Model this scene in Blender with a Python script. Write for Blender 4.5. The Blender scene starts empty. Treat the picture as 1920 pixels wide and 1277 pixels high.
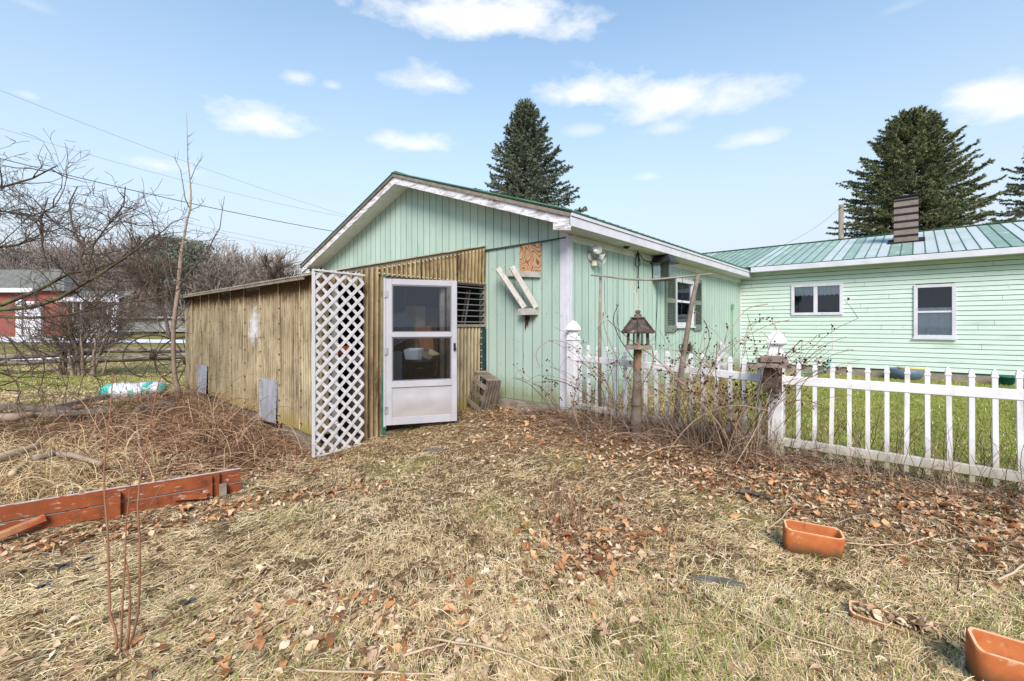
import bpy, math, random
import numpy as np
from mathutils import Vector, Matrix, noise as mnoise

random.seed(7); RNG = np.random.default_rng(11)
R = math.radians
SC = bpy.context.scene
COL = SC.collection

# ------------------------------------------------------------------ camera
F, CX, HY, EYE = 853.0, 960.0, 611.0, 1.4        # focal length in photo pixels, horizon row, eye height
cam_d = bpy.data.cameras.new('camera')
cam_d.sensor_width = 36.0; cam_d.lens = 36.0 * F / 1920.0
cam_d.shift_y = -(638.5 - HY) / 1920.0
cam_d.clip_start = 0.05; cam_d.clip_end = 3000
cam = bpy.data.objects.new('camera', cam_d); COL.objects.link(cam)
cam.location = (0, 0, EYE); cam.rotation_euler = (R(90), 0, 0)
SC.camera = cam

# ------------------------------------------------------------------ light
SUN_EL, SUN_AZ = 38.0, 177.0                     # degrees; azimuth from +Y clockwise: behind the camera, a little right
SC.view_settings.view_transform = 'Standard'; SC.view_settings.look = 'None'
SC.view_settings.exposure = 0.88; SC.view_settings.gamma = 1.0
SC.view_settings.use_curve_mapping = False
w = bpy.data.worlds.new('World'); SC.world = w; w.use_nodes = True
nt = w.node_tree; nt.nodes.clear()
NN = lambda t: nt.nodes.new(t)
def wl(a, b): nt.links.new(a, b)
def wmath(op, a, b=None, c=None, clamp=False):
    n = NN('ShaderNodeMath'); n.operation = op; n.use_clamp = clamp
    for i, v in enumerate((a, b, c)):
        if v is None: continue
        if isinstance(v, (int, float)): n.inputs[i].default_value = v
        else: wl(v, n.inputs[i])
    return n.outputs[0]
sky = NN('ShaderNodeTexSky'); sky.sky_type = 'NISHITA'; sky.sun_disc = False
sky.sun_elevation = R(SUN_EL); sky.sun_rotation = R(SUN_AZ)
sky.air_density = 1.0; sky.dust_density = 0.6; sky.ozone_density = 2.2
tc = NN('ShaderNodeTexCoord'); sp = NN('ShaderNodeSeparateXYZ'); wl(tc.outputs['Generated'], sp.inputs[0])
az = wmath('ARCTAN2', sp.outputs[0], sp.outputs[1]); el = wmath('ARCSINE', sp.outputs[2])
nz = NN('ShaderNodeTexNoise'); nz.inputs['Scale'].default_value = 9.0; nz.inputs['Detail'].default_value = 8.0; nz.inputs['Roughness'].default_value = 0.6
mp = NN('ShaderNodeMapping'); mp.inputs['Scale'].default_value = (1, 1, 2.2)
wl(tc.outputs['Generated'], mp.inputs[0]); wl(mp.outputs[0], nz.inputs['Vector'])
nzo = wmath('MULTIPLY', wmath('SUBTRACT', nz.outputs['Fac'], 0.5), 2.9)
# clouds: (azimuth px, elevation px, half width, half height, density) measured on the photograph and turned into sky directions
clouds = [(870, 14, 215, 44, 1.0), (810, 143, 82, 30, .75), (560, 144, 34, 15, .6), (623, 157, 20, 9, .45), (490, 219, 88, 32, .95), (775, 266, 84, 22, .85),
          (300, 303, 85, 24, .8), (1120, 160, 110, 36, 1.0), (1240, 178, 120, 44, .9), (1360, 182, 110, 36, .7), (1095, 241, 40, 14, .4), (1250, 236, 50, 18, .5),
          (1405, 258, 80, 18, .6), (1855, 172, 108, 48, 1.0), (1900, 195, 70, 30, .8), (1215, 328, 26, 12, .4), (55, 177, 24, 9, .35), (60, 5, 60, 14, .2), (1690, 10, 60, 12, .15)]
acc = None
for (cx, cy, rx, ry, d) in clouds:
    u = (cx - CX) / F; a0 = math.atan(u); e0 = math.atan((HY - cy) / F * math.cos(a0))
    ra = rx / F * math.cos(a0) ** 2; re = ry / F * math.cos(a0)
    dx = wmath('DIVIDE', wmath('SUBTRACT', az, a0), ra)
    dy = wmath('DIVIDE', wmath('SUBTRACT', el, e0 - re * .25), re)
    dyn = wmath('MULTIPLY', wmath('MINIMUM', dy, 0), 1.5)           # flatter base
    dy2 = wmath('ADD', wmath('MAXIMUM', dy, 0), dyn)
    r2 = wmath('SQRT', wmath('ADD', wmath('MULTIPLY', dx, dx), wmath('MULTIPLY', dy2, dy2)))
    v = wmath('ADD', wmath('SUBTRACT', 1.08, r2), nzo)
    v = wmath('MULTIPLY', wmath('MULTIPLY', v, 1.15, clamp=True), d)
    acc = v if acc is None else wmath('MAXIMUM', acc, v)
front = wmath('GREATER_THAN', sp.outputs[1], 0.05)
# thin high cloud everywhere, so that the rest of the sky matches
nz2 = NN('ShaderNodeTexNoise'); nz2.inputs['Scale'].default_value = 2.2; nz2.inputs['Detail'].default_value = 5
wl(tc.outputs['Generated'], nz2.inputs['Vector'])
veil = wmath('MULTIPLY', wmath('SUBTRACT', nz2.outputs['Fac'], 0.45), 0.5, clamp=True)
acc = wmath('MULTIPLY', acc, front)
acc = wmath('SMOOTH_MIN', acc, 1.0, 0.2)
# pale haze towards the horizon
hz = wmath('POWER', wmath('SUBTRACT', 1.0, wmath('MULTIPLY', wmath('MAXIMUM', el, 0.0), 1.12), clamp=True), 1.8)
hz = wmath('ADD', wmath('MULTIPLY', hz, 1.25), wmath('MULTIPLY', veil, 0.35), clamp=True)
mixh = NN('ShaderNodeMix'); mixh.data_type = 'RGBA'
wl(hz, mixh.inputs['Factor'])
tint = NN('ShaderNodeMix'); tint.data_type = 'RGBA'; tint.blend_type = 'MULTIPLY'; tint.inputs['Factor'].default_value = 1.0
wl(sky.outputs[0], tint.inputs['A']); tint.inputs['B'].default_value = (1.42, 1.66, 1.56, 1)
wl(tint.outputs['Result'], mixh.inputs['A']); mixh.inputs['B'].default_value = (4.07, 4.42, 4.85, 1)
mixc = NN('ShaderNodeMix'); mixc.data_type = 'RGBA'
wl(acc, mixc.inputs['Factor']); wl(mixh.outputs['Result'], mixc.inputs['A']); mixc.inputs['B'].default_value = (5.8, 5.9, 6.05, 1)
bg = NN('ShaderNodeBackground'); bg.inputs['Strength'].default_value = 0.100
wo = NN('ShaderNodeOutputWorld'); wl(mixc.outputs['Result'], bg.inputs['Color']); wl(bg.outputs[0], wo.inputs[0])

sun_d = bpy.data.lights.new('sun', 'SUN'); sun_d.energy = 2.9; sun_d.angle = R(28); sun_d.color = (1.0, 0.90, 0.80)
sun = bpy.data.objects.new('sun', sun_d); COL.objects.link(sun)
sd = Vector((math.sin(R(SUN_AZ)) * math.cos(R(SUN_EL)), math.cos(R(SUN_AZ)) * math.cos(R(SUN_EL)), math.sin(R(SUN_EL))))
sun.rotation_euler = sd.to_track_quat('Z', 'Y').to_euler(); sun.location = (0, 0, 30)
SC.cycles.max_bounces = 6; SC.cycles.transparent_max_bounces = 12; SC.cycles.use_denoising = True
SC.cycles.sample_clamp_indirect = 6

# ------------------------------------------------------------------ frames
EX = Vector((0.747, -0.665, 0)).normalized(); EY = Vector((0.665, 0.747, 0)).normalized()
A0 = Vector((0.853, 7.0, 0)); GROT = math.atan2(EX.y, EX.x)
def g2w(x, y, z=0): return A0 + EX * x + EY * y + Vector((0, 0, z))
def ray(px, py): return Vector(((px - CX) / F, 1.0, (HY - py) / F))
def at(px, py, Y): return Vector((0, 0, EYE)) + ray(px, py) * Y
def hit(px, py, p, n):
    d = ray(px, py); o = Vector((0, 0, EYE))
    return o + d * ((p - o).dot(n) / d.dot(n))
def w2g(v):
    d = v - A0; return Vector((d.dot(EX), d.dot(EY), v.z))
def on_side(px, py, x=0.0):                      # garage-side plane local x = const -> (y, z)
    q = w2g(hit(px, py, g2w(x, 0), EX)); return q.y, q.z
def on_front(px, py, y=0.0):
    q = w2g(hit(px, py, g2w(0, y), EY)); return q.x, q.z

# ground height from spots measured on the photograph
GP = [(0, 0, -.20), (-2.3, 5.7, -.25), (-1.7, 6.4, -.2), (-1.0, 7.0, -.1), (-.3, 7.6, .0), (.8, 6.9, .06), (2.0, 5.9, .05), (2.83, 4.8, -.0), (4.2, 3.7, -.04), (6, 2.5, -.05),
      (7, 13.5, .08), (5, 9, .08), (8, 10, .10), (12, 8, .12), (20, 5, .1), (-7.3, 9.9, -.08), (-5, 7.6, -.12), (-5.5, 5.5, -.18), (-4, 3.5, -.25), (-3, 2, -.22), (0, 3, -.18), (2, 2.5, -.14), (1, 5, -.1),
      (-6, 3, -.2), (-12, 9, -.12), (-12, 15, -.17), (-20, 24, -.13), (-8, 24, -.12), (-30, 38, .08), (-12, 38, .08), (-40, 52, .45), (-15, 52, .4), (0, 20, 0), (20, 25, .2), (0, 60, .5),
      (-100, 110, 1.1), (0, 110, 1.1), (60, 60, .6), (100, 110, 1.1), (-80, 20, 0), (80, 0, .1), (0, -60, -.2), (-60, -40, -.2), (60, -40, -.1), (-250, 250, 1.3), (250, 250, 1.3), (0, 300, 1.3), (-300, 0, .4), (300, 0, .4), (0, -300, 0)]
GPa = np.array(GP)
def gz_np(x, y, bump=True):
    x = np.asarray(x, float); y = np.asarray(y, float)
    sh = x.shape; xf = x.ravel(); yf = y.ravel(); num = np.zeros_like(xf); den = np.zeros_like(xf)
    for (a, b, c) in GPa:
        q = (xf - a) ** 2 + (yf - b) ** 2 + 0.25
        q = q ** -1.6; num += q * c; den += q
    z = num / den
    if bump:
        z = z + 0.012 * np.sin(xf * 3.1 + 1.3 * np.sin(yf * 2.3)) * np.sin(yf * 2.7 + xf * .8) + .006 * np.sin(xf * 9.1 + yf * 4) * np.sin(yf * 8.3 - xf * 3)
    return z.reshape(sh)
def gz(x, y): return float(gz_np(np.array([x]), np.array([y]))[0])
def on_ground(px, py, up=0.0):
    d = ray(px, py); t = 1.5 * F / max(py - HY, 5)
    for _ in range(30):
        p = Vector((0, 0, EYE)) + d * t; err = p.z - gz(p.x, p.y) - up
        t += err / max(-d.z, 1e-3) * 0.8
    return Vector((0, 0, EYE)) + d * t

# ------------------------------------------------------------------ objects
def tag(o, label=None, cat=None, group=None, kind=None):
    if label: o['label'] = label
    if cat: o['category'] = cat
    if group: o['group'] = group
    if kind: o['kind'] = kind
    return o
def thing(name, label, cat, loc=(0, 0, 0), rz=0.0, group=None):
    o = bpy.data.objects.new(name, None); COL.objects.link(o); o.empty_display_size = .1
    o.location = loc; o.rotation_euler = (0, 0, rz)
    return tag(o, label, cat, group)

class MB:
    def __init__(s): s.v = []; s.f = []; s.m = []; s.r = []; s.s = []; s.mi = 0; s.rv = None; s.sm = False
    def add(s, vs, fs, smooth=None):
        b = len(s.v); s.v.extend([tuple(p) for p in vs]); r = s.rv if s.rv is not None else random.random()
        for f in fs:
            s.f.append([b + i for i in f]); s.m.append(s.mi); s.r.append(r); s.s.append(s.sm if smooth is None else smooth)
        return s
    def box(s, x0, x1, y0, y1, z0, z1):
        return s.add([(x0, y0, z0), (x1, y0, z0), (x1, y1, z0), (x0, y1, z0), (x0, y0, z1), (x1, y0, z1), (x1, y1, z1), (x0, y1, z1)],
                     [(0, 3, 2, 1), (4, 5, 6, 7), (0, 1, 5, 4), (1, 2, 6, 5), (2, 3, 7, 6), (3, 0, 4, 7)])
    def beam(s, p, q, w, h, up=(0, 0, 1), w2=None, h2=None):
        p = Vector(p); q = Vector(q); d = (q - p).normalized(); up = Vector(up)
        if abs(d.dot(up.normalized())) > .999: up = Vector((0, 1, 0))
        a = d.cross(up).normalized(); b = a.cross(d).normalized(); w2 = w if w2 is None else w2; h2 = h if h2 is None else h2
        vs = []
        for c, ww, hh in ((p, w, h), (q, w2, h2)):
            vs += [c - a * ww / 2 - b * hh / 2, c + a * ww / 2 - b * hh / 2, c + a * ww / 2 + b * hh / 2, c - a * ww / 2 + b * hh / 2]
        return s.add(vs, [(0, 3, 2, 1), (4, 5, 6, 7), (0, 1, 5, 4), (1, 2, 6, 5), (2, 3, 7, 6), (3, 0, 4, 7)])
    def tube(s, pts, rad, n=6, cap=True):
        pts = [Vector(p) for p in pts]; k = len(pts)
        if not hasattr(rad, '__len__'): rad = [rad] * k
        vs = []; a = None
        for i, p in enumerate(pts):
            d = (pts[min(i + 1, k - 1)] - pts[max(i - 1, 0)])
            d = d.normalized() if d.length > 1e-9 else Vector((0, 0, 1))
            if a is None: a = d.orthogonal().normalized()
            else:
                a = a - d * a.dot(d); a = a.normalized() if a.length > 1e-6 else d.orthogonal().normalized()
            b = d.cross(a)
            for j in range(n):
                t = 2 * math.pi * j / n; vs.append(p + (a * math.cos(t) + b * math.sin(t)) * rad[i])
        fs = [(i * n + j, i * n + (j + 1) % n, (i + 1) * n + (j + 1) % n, (i + 1) * n + j) for i in range(k - 1) for j in range(n)]
        if cap: fs += [tuple(range(n - 1, -1, -1)), tuple((k - 1) * n + j for j in range(n))]
        return s.add(vs, fs, smooth=True if n > 4 else None)
    def lathe(s, prof, c=(0, 0, 0), n=16, sx=1, sy=1, cap=True):   # prof: (r, z)
        vs = [(c[0] + r * sx * math.cos(2 * math.pi * j / n), c[1] + r * sy * math.sin(2 * math.pi * j / n), c[2] + z) for r, z in prof for j in range(n)]
        k = len(prof)
        fs = [(i * n + j, i * n + (j + 1) % n, (i + 1) * n + (j + 1) % n, (i + 1) * n + j) for i in range(k - 1) for j in range(n)]
        if cap: fs += [tuple(range(n - 1, -1, -1)), tuple((k - 1) * n + j for j in range(n))]
        return s.add(vs, fs)
    def ball(s, c, r, n=6, sz=1):
        return s.lathe([(max(r * math.sin(math.pi * i / n), 1e-4), -r * sz * math.cos(math.pi * i / n)) for i in range(n + 1)], c, n + 2)
    def quad(s, a, b, c, d): return s.add([a, b, c, d], [(0, 1, 2, 3)])
    def prism(s, poly, fn, t0, t1):               # poly of 2D points, fn(u, v, t) -> 3D
        n = len(poly); vs = [fn(u, v, t0) for u, v in poly] + [fn(u, v, t1) for u, v in poly]
        return s.add(vs, [tuple(range(n - 1, -1, -1)), tuple(range(n, 2 * n))] + [(i, (i + 1) % n, n + (i + 1) % n, n + i) for i in range(n)])
    def build(s, name, mats, parent=None, bevel=0.0, label=None, loc=None):
        me = bpy.data.meshes.new(name); me.from_pydata(s.v, [], s.f)
        for m in (mats if isinstance(mats, (list, tuple)) else [mats]): me.materials.append(m)
        me.polygons.foreach_set('material_index', s.m); me.polygons.foreach_set('use_smooth', s.s)
        at_ = me.attributes.new('rnd', 'FLOAT', 'FACE'); at_.data.foreach_set('value', s.r)
        me.update()
        o = bpy.data.objects.new(name, me); COL.objects.link(o)
        if parent is not None: o.parent = parent
        if loc is not None: o.location = loc
        if bevel:
            b = o.modifiers.new('bevel', 'BEVEL'); b.width = bevel; b.segments = 1; b.limit_method = 'ANGLE'; b.angle_limit = R(50)
        if label: o['label'] = label
        return o

def np_mesh(name, V, Fc, mats, rnd=None, parent=None, smooth=False, mi=None):
    V = np.asarray(V, np.float32).reshape(-1, 3); Fc = np.asarray(Fc, np.int32)
    m, k = Fc.shape
    me = bpy.data.meshes.new(name); me.vertices.add(len(V)); me.vertices.foreach_set('co', V.ravel())
    me.loops.add(m * k); me.loops.foreach_set('vertex_index', Fc.ravel())
    me.polygons.add(m); me.polygons.foreach_set('loop_start', np.arange(0, m * k, k, dtype=np.int32))
    me.polygons.foreach_set('loop_total', np.full(m, k, np.int32))
    for mt in (mats if isinstance(mats, (list, tuple)) else [mats]): me.materials.append(mt)
    if mi is not None: me.polygons.foreach_set('material_index', np.asarray(mi, np.int32))
    if smooth: me.polygons.foreach_set('use_smooth', np.ones(m, bool))
    me.update(calc_edges=True)
    a = me.attributes.new('rnd', 'FLOAT', 'FACE')
    a.data.foreach_set('value', np.asarray(rnd if rnd is not None else RNG.random(m), np.float32))
    o = bpy.data.objects.new(name, me); COL.objects.link(o)
    if parent is not None: o.parent = parent
    return o

# ------------------------------------------------------------------ materials
def lin(r, g, b):
    f = lambda c: (c / 255 / 12.92) if c / 255 <= .04045 else ((c / 255 + .055) / 1.055) ** 2.4
    return (f(r), f(g), f(b), 1)
def mat(name, cols, scale=4.0, stretch=(1, 1, 1), rough=.8, metal=0.0, bump=0.0, bscale=40.0, attr=0.0, stain=None, stain2=None, detail=6, pos=None, spec=.3, trans=0.0, smask=None):
    """cols: list of linear colours ramped over noise (attr>0: over the per-face random value mixed with noise)."""
    m = bpy.data.materials.new(name); m.use_nodes = True; t = m.node_tree; t.nodes.clear()
    N = lambda k: t.nodes.new(k); L = t.links.new
    out = N('ShaderNodeOutputMaterial'); bs = N('ShaderNodeBsdfPrincipled'); L(bs.outputs[0], out.inputs[0])
    tc = N('ShaderNodeTexCoord')
    def nois(sc, st, det=detail, seed=0.0, rgh=.6):
        mp = N('ShaderNodeMapping'); mp.inputs['Scale'].default_value = st; mp.inputs['Location'].default_value = (seed, seed * 1.7, seed * .6)
        n = N('ShaderNodeTexNoise'); n.inputs['Scale'].default_value = sc; n.inputs['Detail'].default_value = det; n.inputs['Roughness'].default_value = rgh
        L(tc.outputs['Object'], mp.inputs[0]); L(mp.outputs[0], n.inputs['Vector']); return n.outputs['Fac']
    fac = nois(scale, stretch)
    mr = N('ShaderNodeMapRange'); mr.inputs['From Min'].default_value = .3; mr.inputs['From Max'].default_value = .7; L(fac, mr.inputs[0]); fac = mr.outputs[0]
    if attr:
        an = N('ShaderNodeAttribute'); an.attribute_name = 'rnd'
        mx = N('ShaderNodeMix'); mx.inputs['Factor'].default_value = attr; L(fac, mx.inputs['A']); L(an.outputs['Fac'], mx.inputs['B']); fac = mx.outputs['Result']
    rp = N('ShaderNodeValToRGB'); L(fac, rp.inputs[0]); e = rp.color_ramp.elements
    while len(e) < len(cols): e.new(.5)
    ps = pos or [i / max(len(cols) - 1, 1) for i in range(len(cols))]
    if len(cols) == 1: e[0].color = cols[0]; e[1].color = cols[0]
    else:
        for i, c in enumerate(cols): e[i].position = ps[i]; e[i].color = c
    col = rp.outputs[0]; k = 1
    for st in (stain, stain2):
        if not st: continue
        (c, sc, strc, lo, hi) = st[:5]; k += 3.1
        f = nois(sc, strc, 8, k, .65)
        m2 = N('ShaderNodeMapRange'); m2.inputs['From Min'].default_value = lo; m2.inputs['From Max'].default_value = hi; m2.clamp = True; L(f, m2.inputs[0])
        x = N('ShaderNodeMix'); x.data_type = 'RGBA'; L(m2.outputs[0], x.inputs['Factor']); L(col, x.inputs['A']); x.inputs['B'].default_value = c; col = x.outputs['Result']
    if smask:                                     # extra dirt with its own place: (axis, lo, hi, colour, noise amount)
        for (axn, lo, hi, c, na) in smask:
            sx = N('ShaderNodeSeparateXYZ'); L(tc.outputs['Object'], sx.inputs[0])
            ad = N('ShaderNodeMath'); ad.operation = 'MULTIPLY_ADD'; L(nois(6, (3, 3, 1), 6, 9.0), ad.inputs[0]); ad.inputs[1].default_value = na; L(sx.outputs[axn], ad.inputs[2])
            m2 = N('ShaderNodeMapRange'); m2.clamp = True; m2.inputs['From Min'].default_value = lo; m2.inputs['From Max'].default_value = hi; L(ad.outputs[0], m2.inputs[0])
            x = N('ShaderNodeMix'); x.data_type = 'RGBA'; L(m2.outputs[0], x.inputs['Factor']); L(col, x.inputs['A']); x.inputs['B'].default_value = c; col = x.outputs['Result']
    L(col, bs.inputs['Base Color'])
    bs.inputs['Roughness'].default_value = rough; bs.inputs['Metallic'].default_value = metal
    bs.inputs['Specular IOR Level'].default_value = spec
    if bump:
        b = N('ShaderNodeBump'); b.inputs['Strength'].default_value = 1.0; b.inputs['Distance'].default_value = bump
        L(nois(bscale, stretch, 4, 5.5), b.inputs['Height']); L(b.outputs[0], bs.inputs['Normal'])
    if trans:
        tr = N('ShaderNodeBsdfTranslucent'); L(col, tr.inputs[0]); ms = N('ShaderNodeMixShader'); ms.inputs[0].default_value = trans
        L(bs.outputs[0], ms.inputs[1]); L(tr.outputs[0], ms.inputs[2]); L(ms.outputs[0], out.inputs[0])
    return m
def glass_mat(name, tint=(.8, .85, .85, 1), clear=.75, rough=.02):
    m = bpy.data.materials.new(name); m.use_nodes = True; t = m.node_tree; t.nodes.clear(); N = t.nodes.new; L = t.links.new
    o = N('ShaderNodeOutputMaterial'); a = N('ShaderNodeBsdfTransparent'); a.inputs[0].default_value = tint
    g = N('ShaderNodeBsdfGlossy'); g.inputs['Roughness'].default_value = rough; g.inputs['Color'].default_value = (.9, .92, 1, 1)
    fr = N('ShaderNodeFresnel'); fr.inputs[0].default_value = 1.5
    mm = N('ShaderNodeMath'); mm.operation = 'MULTIPLY_ADD'; L(fr.outputs[0], mm.inputs[0]); mm.inputs[1].default_value = 1.0; mm.inputs[2].default_value = 1 - clear - .04 if clear < .96 else 0
    mm.use_clamp = True
    x = N('ShaderNodeMixShader'); L(mm.outputs[0], x.inputs[0]); L(a.outputs[0], x.inputs[1]); L(g.outputs[0], x.inputs[2]); L(x.outputs[0], o.inputs[0])
    return m

GREEN = lin(150, 205, 172)
X = {}
X['green_vert'] = mat('green_vertical_siding', [lin(152, 174, 164), lin(164, 185, 175), lin(173, 193, 184)], 1.6, (1, 1, .5), .75, bump=.0015, bscale=60, attr=.35,
    stain=(lin(146, 170, 160), 1.1, (1, 1, .55), .56, .78), stain2=(lin(128, 146, 126), 7, (3, 3, .35), .60, .76), smask=[(2, .40, .08, lin(132, 142, 112), -.30)])
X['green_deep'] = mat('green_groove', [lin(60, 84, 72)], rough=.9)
X['green_lap'] = mat('green_lap_siding', [lin(184, 202, 194), lin(195, 213, 205)], 1.2, (1, 1, 1), .6, bump=.0008, bscale=30, attr=.2, stain=(lin(158, 180, 166), 2.0, (.6, .6, 2.5), .54, .78), stain2=(lin(150, 164, 148), 10, (1, 1, .4), .62, .78))
X['white'] = mat('white_trim_paint', [lin(186, 186, 196), lin(206, 206, 216)], 3, rough=.55, stain=(lin(150, 145, 140), 7, (1, 1, .6), .64, .78))
X['soffit'] = mat('soffit_paint', [lin(190, 192, 190), lin(208, 210, 208)], 3, rough=.7, stain=(lin(140, 138, 128), 5, (1, 1, 1), .6, .8))
X['rake'] = mat('peeling_rake_board', [lin(214, 213, 220), lin(228, 227, 234)], 3, rough=.7, bump=.002, bscale=60, stain=(lin(128, 116, 114), 3.2, (1, 1, 5), .47, .66), stain2=(lin(160, 155, 156), 9, (1, 1, 3), .5, .66))
X['greywood'] = mat('weathered_wood', [lin(80, 71, 64), lin(124, 113, 102), lin(156, 146, 134)], 7, (1, 1, 1), .9, bump=.003, bscale=50, attr=.5, stain=(lin(52, 44, 38), 14, (1, 1, 1), .6, .72))
X['stickw'] = mat('pale_stick_wood', [lin(160, 138, 112), lin(200, 178, 150)], 9, rough=.9)
X['palewood'] = mat('peeling_white_wood', [lin(158, 154, 148), lin(186, 183, 178)], 8, (1, 1, 1), .85, bump=.002, bscale=60, attr=.3, stain=(lin(138, 126, 112), 16, (1, 1, 1), .56, .66))
X['roofgreen'] = mat('faded_green_metal', [lin(118, 142, 130), lin(138, 160, 150), lin(154, 172, 166), lin(178, 186, 188)], .9, (1, 1, 1), .5, attr=.78, spec=.4, pos=[0, .34, .56, .74], stain=(lin(186, 202, 200), 3, (1, 1, 1), .56, .74))
X['roofrib'] = mat('green_metal_rib', [lin(58, 92, 74), lin(88, 124, 104)], 3, rough=.5)
X['roofedge'] = mat('dark_green_edge', [lin(40, 76, 60), lin(62, 98, 80)], 5, rough=.5)
X['concrete'] = mat('concrete', [lin(120, 112, 100), lin(150, 142, 130)], 6, rough=.95, bump=.004, bscale=30, stain=(lin(84, 74, 62), 5, (1, 1, 1), .55, .7))
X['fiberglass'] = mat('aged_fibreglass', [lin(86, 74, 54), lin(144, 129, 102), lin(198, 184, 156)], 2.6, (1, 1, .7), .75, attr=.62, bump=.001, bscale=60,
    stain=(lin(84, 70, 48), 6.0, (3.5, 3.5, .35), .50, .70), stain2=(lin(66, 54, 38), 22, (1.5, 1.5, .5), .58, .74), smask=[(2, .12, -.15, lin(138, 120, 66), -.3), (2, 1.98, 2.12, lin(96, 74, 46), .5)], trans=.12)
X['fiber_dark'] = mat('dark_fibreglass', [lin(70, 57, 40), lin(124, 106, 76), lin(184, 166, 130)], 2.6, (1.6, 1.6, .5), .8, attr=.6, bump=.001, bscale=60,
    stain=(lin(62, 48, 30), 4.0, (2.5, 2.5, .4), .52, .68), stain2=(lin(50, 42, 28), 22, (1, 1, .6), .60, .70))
X['fiber_roof'] = mat('fibreglass_roof', [lin(158, 146, 116), lin(196, 188, 164)], 4, rough=.8, trans=.25, stain=(lin(120, 108, 72), 6, (1, 1, 1), .52, .66))
X['darkpaint'] = mat('dark_green_paint', [lin(38, 84, 74), lin(74, 124, 108)], 9, rough=.7, stain=(lin(120, 116, 100), 16, (1, 1, .5), .56, .66))
X['bluepost'] = mat('dark_blue_post', [lin(24, 42, 50), lin(36, 58, 64)], 6, rough=.7)
X['blackmet'] = mat('black_metal', [lin(20, 20, 22), lin(38, 38, 42)], 8, rough=.5)
X['blackpl'] = mat('black_plastic', [lin(24, 24, 28), lin(42, 42, 46)], 8, rough=.4, spec=.5)
X['alu'] = mat('white_storm_door', [lin(156, 155, 163), lin(172, 171, 178)], 3, rough=.45, spec=.5, stain=(lin(168, 160, 160), 4, (1, 1, 1), .56, .74))
X['kick'] = mat('dented_kick_panel', [lin(150, 149, 154), lin(166, 164, 169)], 2.5, rough=.6, spec=.3, bump=.001, bscale=3, smask=[(2, .22, -.1, lin(150, 142, 138), -.25)])
X['galv'] = mat('dull_galvanised', [lin(120, 122, 132), lin(176, 178, 188)], 3, (1, 1, .4), rough=.6, metal=.1, bump=.003, bscale=14, stain=(lin(90, 78, 68), 7, (1, 1, .4), .55, .7))
X['vinyl'] = mat('white_vinyl', [lin(206, 206, 210), lin(218, 218, 222)], 4, rough=.5, spec=.4, attr=.3, stain=(lin(176, 172, 168), 9, (1, 1, .5), .56, .76), smask=[(2, .26, -.05, lin(160, 154, 136), -.3)])
X['lattice'] = mat('white_lattice_plastic', [lin(184, 182, 184), lin(202, 200, 202)], 5, rough=.5, attr=.3, stain=(lin(170, 160, 160), 8, (1, 1, 1), .6, .75))
X['red'] = mat('faded_red_paint', [lin(100, 50, 28), lin(146, 78, 42)], 4, (1, 1, 1), .8, bump=.002, bscale=40, attr=.2, stain=(lin(172, 156, 146), 9, (1, 1, 4), .59, .66), stain2=(lin(78, 44, 32), 7, (1, 1, 1.5), .52, .68))
X['redtop'] = mat('bare_board_edge', [lin(168, 156, 150), lin(196, 186, 182)], 14, rough=.9, stain=(lin(150, 80, 54), 12, (1, 1, 1), .56, .62), bump=.002)
X['terra'] = mat('terracotta', [lin(156, 86, 46), lin(180, 108, 64)], 7, rough=.9, bump=.001, bscale=120, stain=(lin(148, 72, 36), 6, (1, 1, 1), .52, .68), stain2=(lin(186, 150, 116), 14, (1, 1, 1), .60, .72), smask=[(2, -.10, -.17, lin(104, 78, 52), -.12)])
X['terrarim'] = mat('pale_terracotta_rim', [lin(206, 150, 112), lin(220, 174, 138)], 12, rough=.9)
X['bark'] = mat('bark', [lin(78, 68, 60), lin(112, 98, 88)], 8, rough=.95, attr=.5)
X['bark_light'] = mat('grey_brown_bark', [lin(122, 106, 94), lin(156, 138, 122)], 9, rough=.95, attr=.4)
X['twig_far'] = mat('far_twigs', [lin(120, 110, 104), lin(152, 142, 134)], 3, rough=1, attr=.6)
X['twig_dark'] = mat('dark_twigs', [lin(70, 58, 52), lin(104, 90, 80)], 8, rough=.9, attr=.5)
X['shoot'] = mat('red_brown_shoot', [lin(112, 74, 54), lin(146, 104, 78)], 8, rough=.8, attr=.4)
X['stem'] = mat('dry_stem', [lin(62, 42, 32), lin(130, 96, 72), lin(210, 180, 150)], 4, rough=.9, attr=.85)
X['stem_red'] = mat('dry_stem_reddish', [lin(66, 48, 40), lin(122, 96, 80), lin(186, 162, 138)], 4, rough=.9, attr=.85)
X['pod'] = mat('dark_hips', [lin(48, 24, 20), lin(80, 38, 28)], 20, rough=.6)
X['needle'] = mat('spruce_needles', [lin(56, 64, 54), lin(102, 110, 90), lin(156, 162, 138)], .9, rough=.8, attr=.6, trans=.15)
X['needle2'] = mat('yellow_green_needles', [lin(58, 66, 48), lin(108, 116, 80), lin(164, 164, 120)], .9, rough=.8, attr=.6, trans=.15)
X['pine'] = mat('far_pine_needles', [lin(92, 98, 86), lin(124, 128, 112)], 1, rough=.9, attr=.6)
X['straw'] = mat('straw_blades', [lin(104, 78, 50), lin(182, 152, 110), lin(228, 204, 160), lin(248, 234, 200)], 3, rough=.85, attr=.85, trans=.12)
X['gblade'] = mat('green_blades', [lin(96, 110, 48), lin(134, 142, 68), lin(172, 170, 98)], 3, rough=.7, attr=.8, trans=.25)
X['leaf'] = mat('fallen_leaves', [lin(92, 70, 54), lin(146, 116, 90), lin(182, 154, 126), lin(202, 176, 146), lin(218, 200, 174)], 20, rough=.75, attr=.92, trans=.12)
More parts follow.
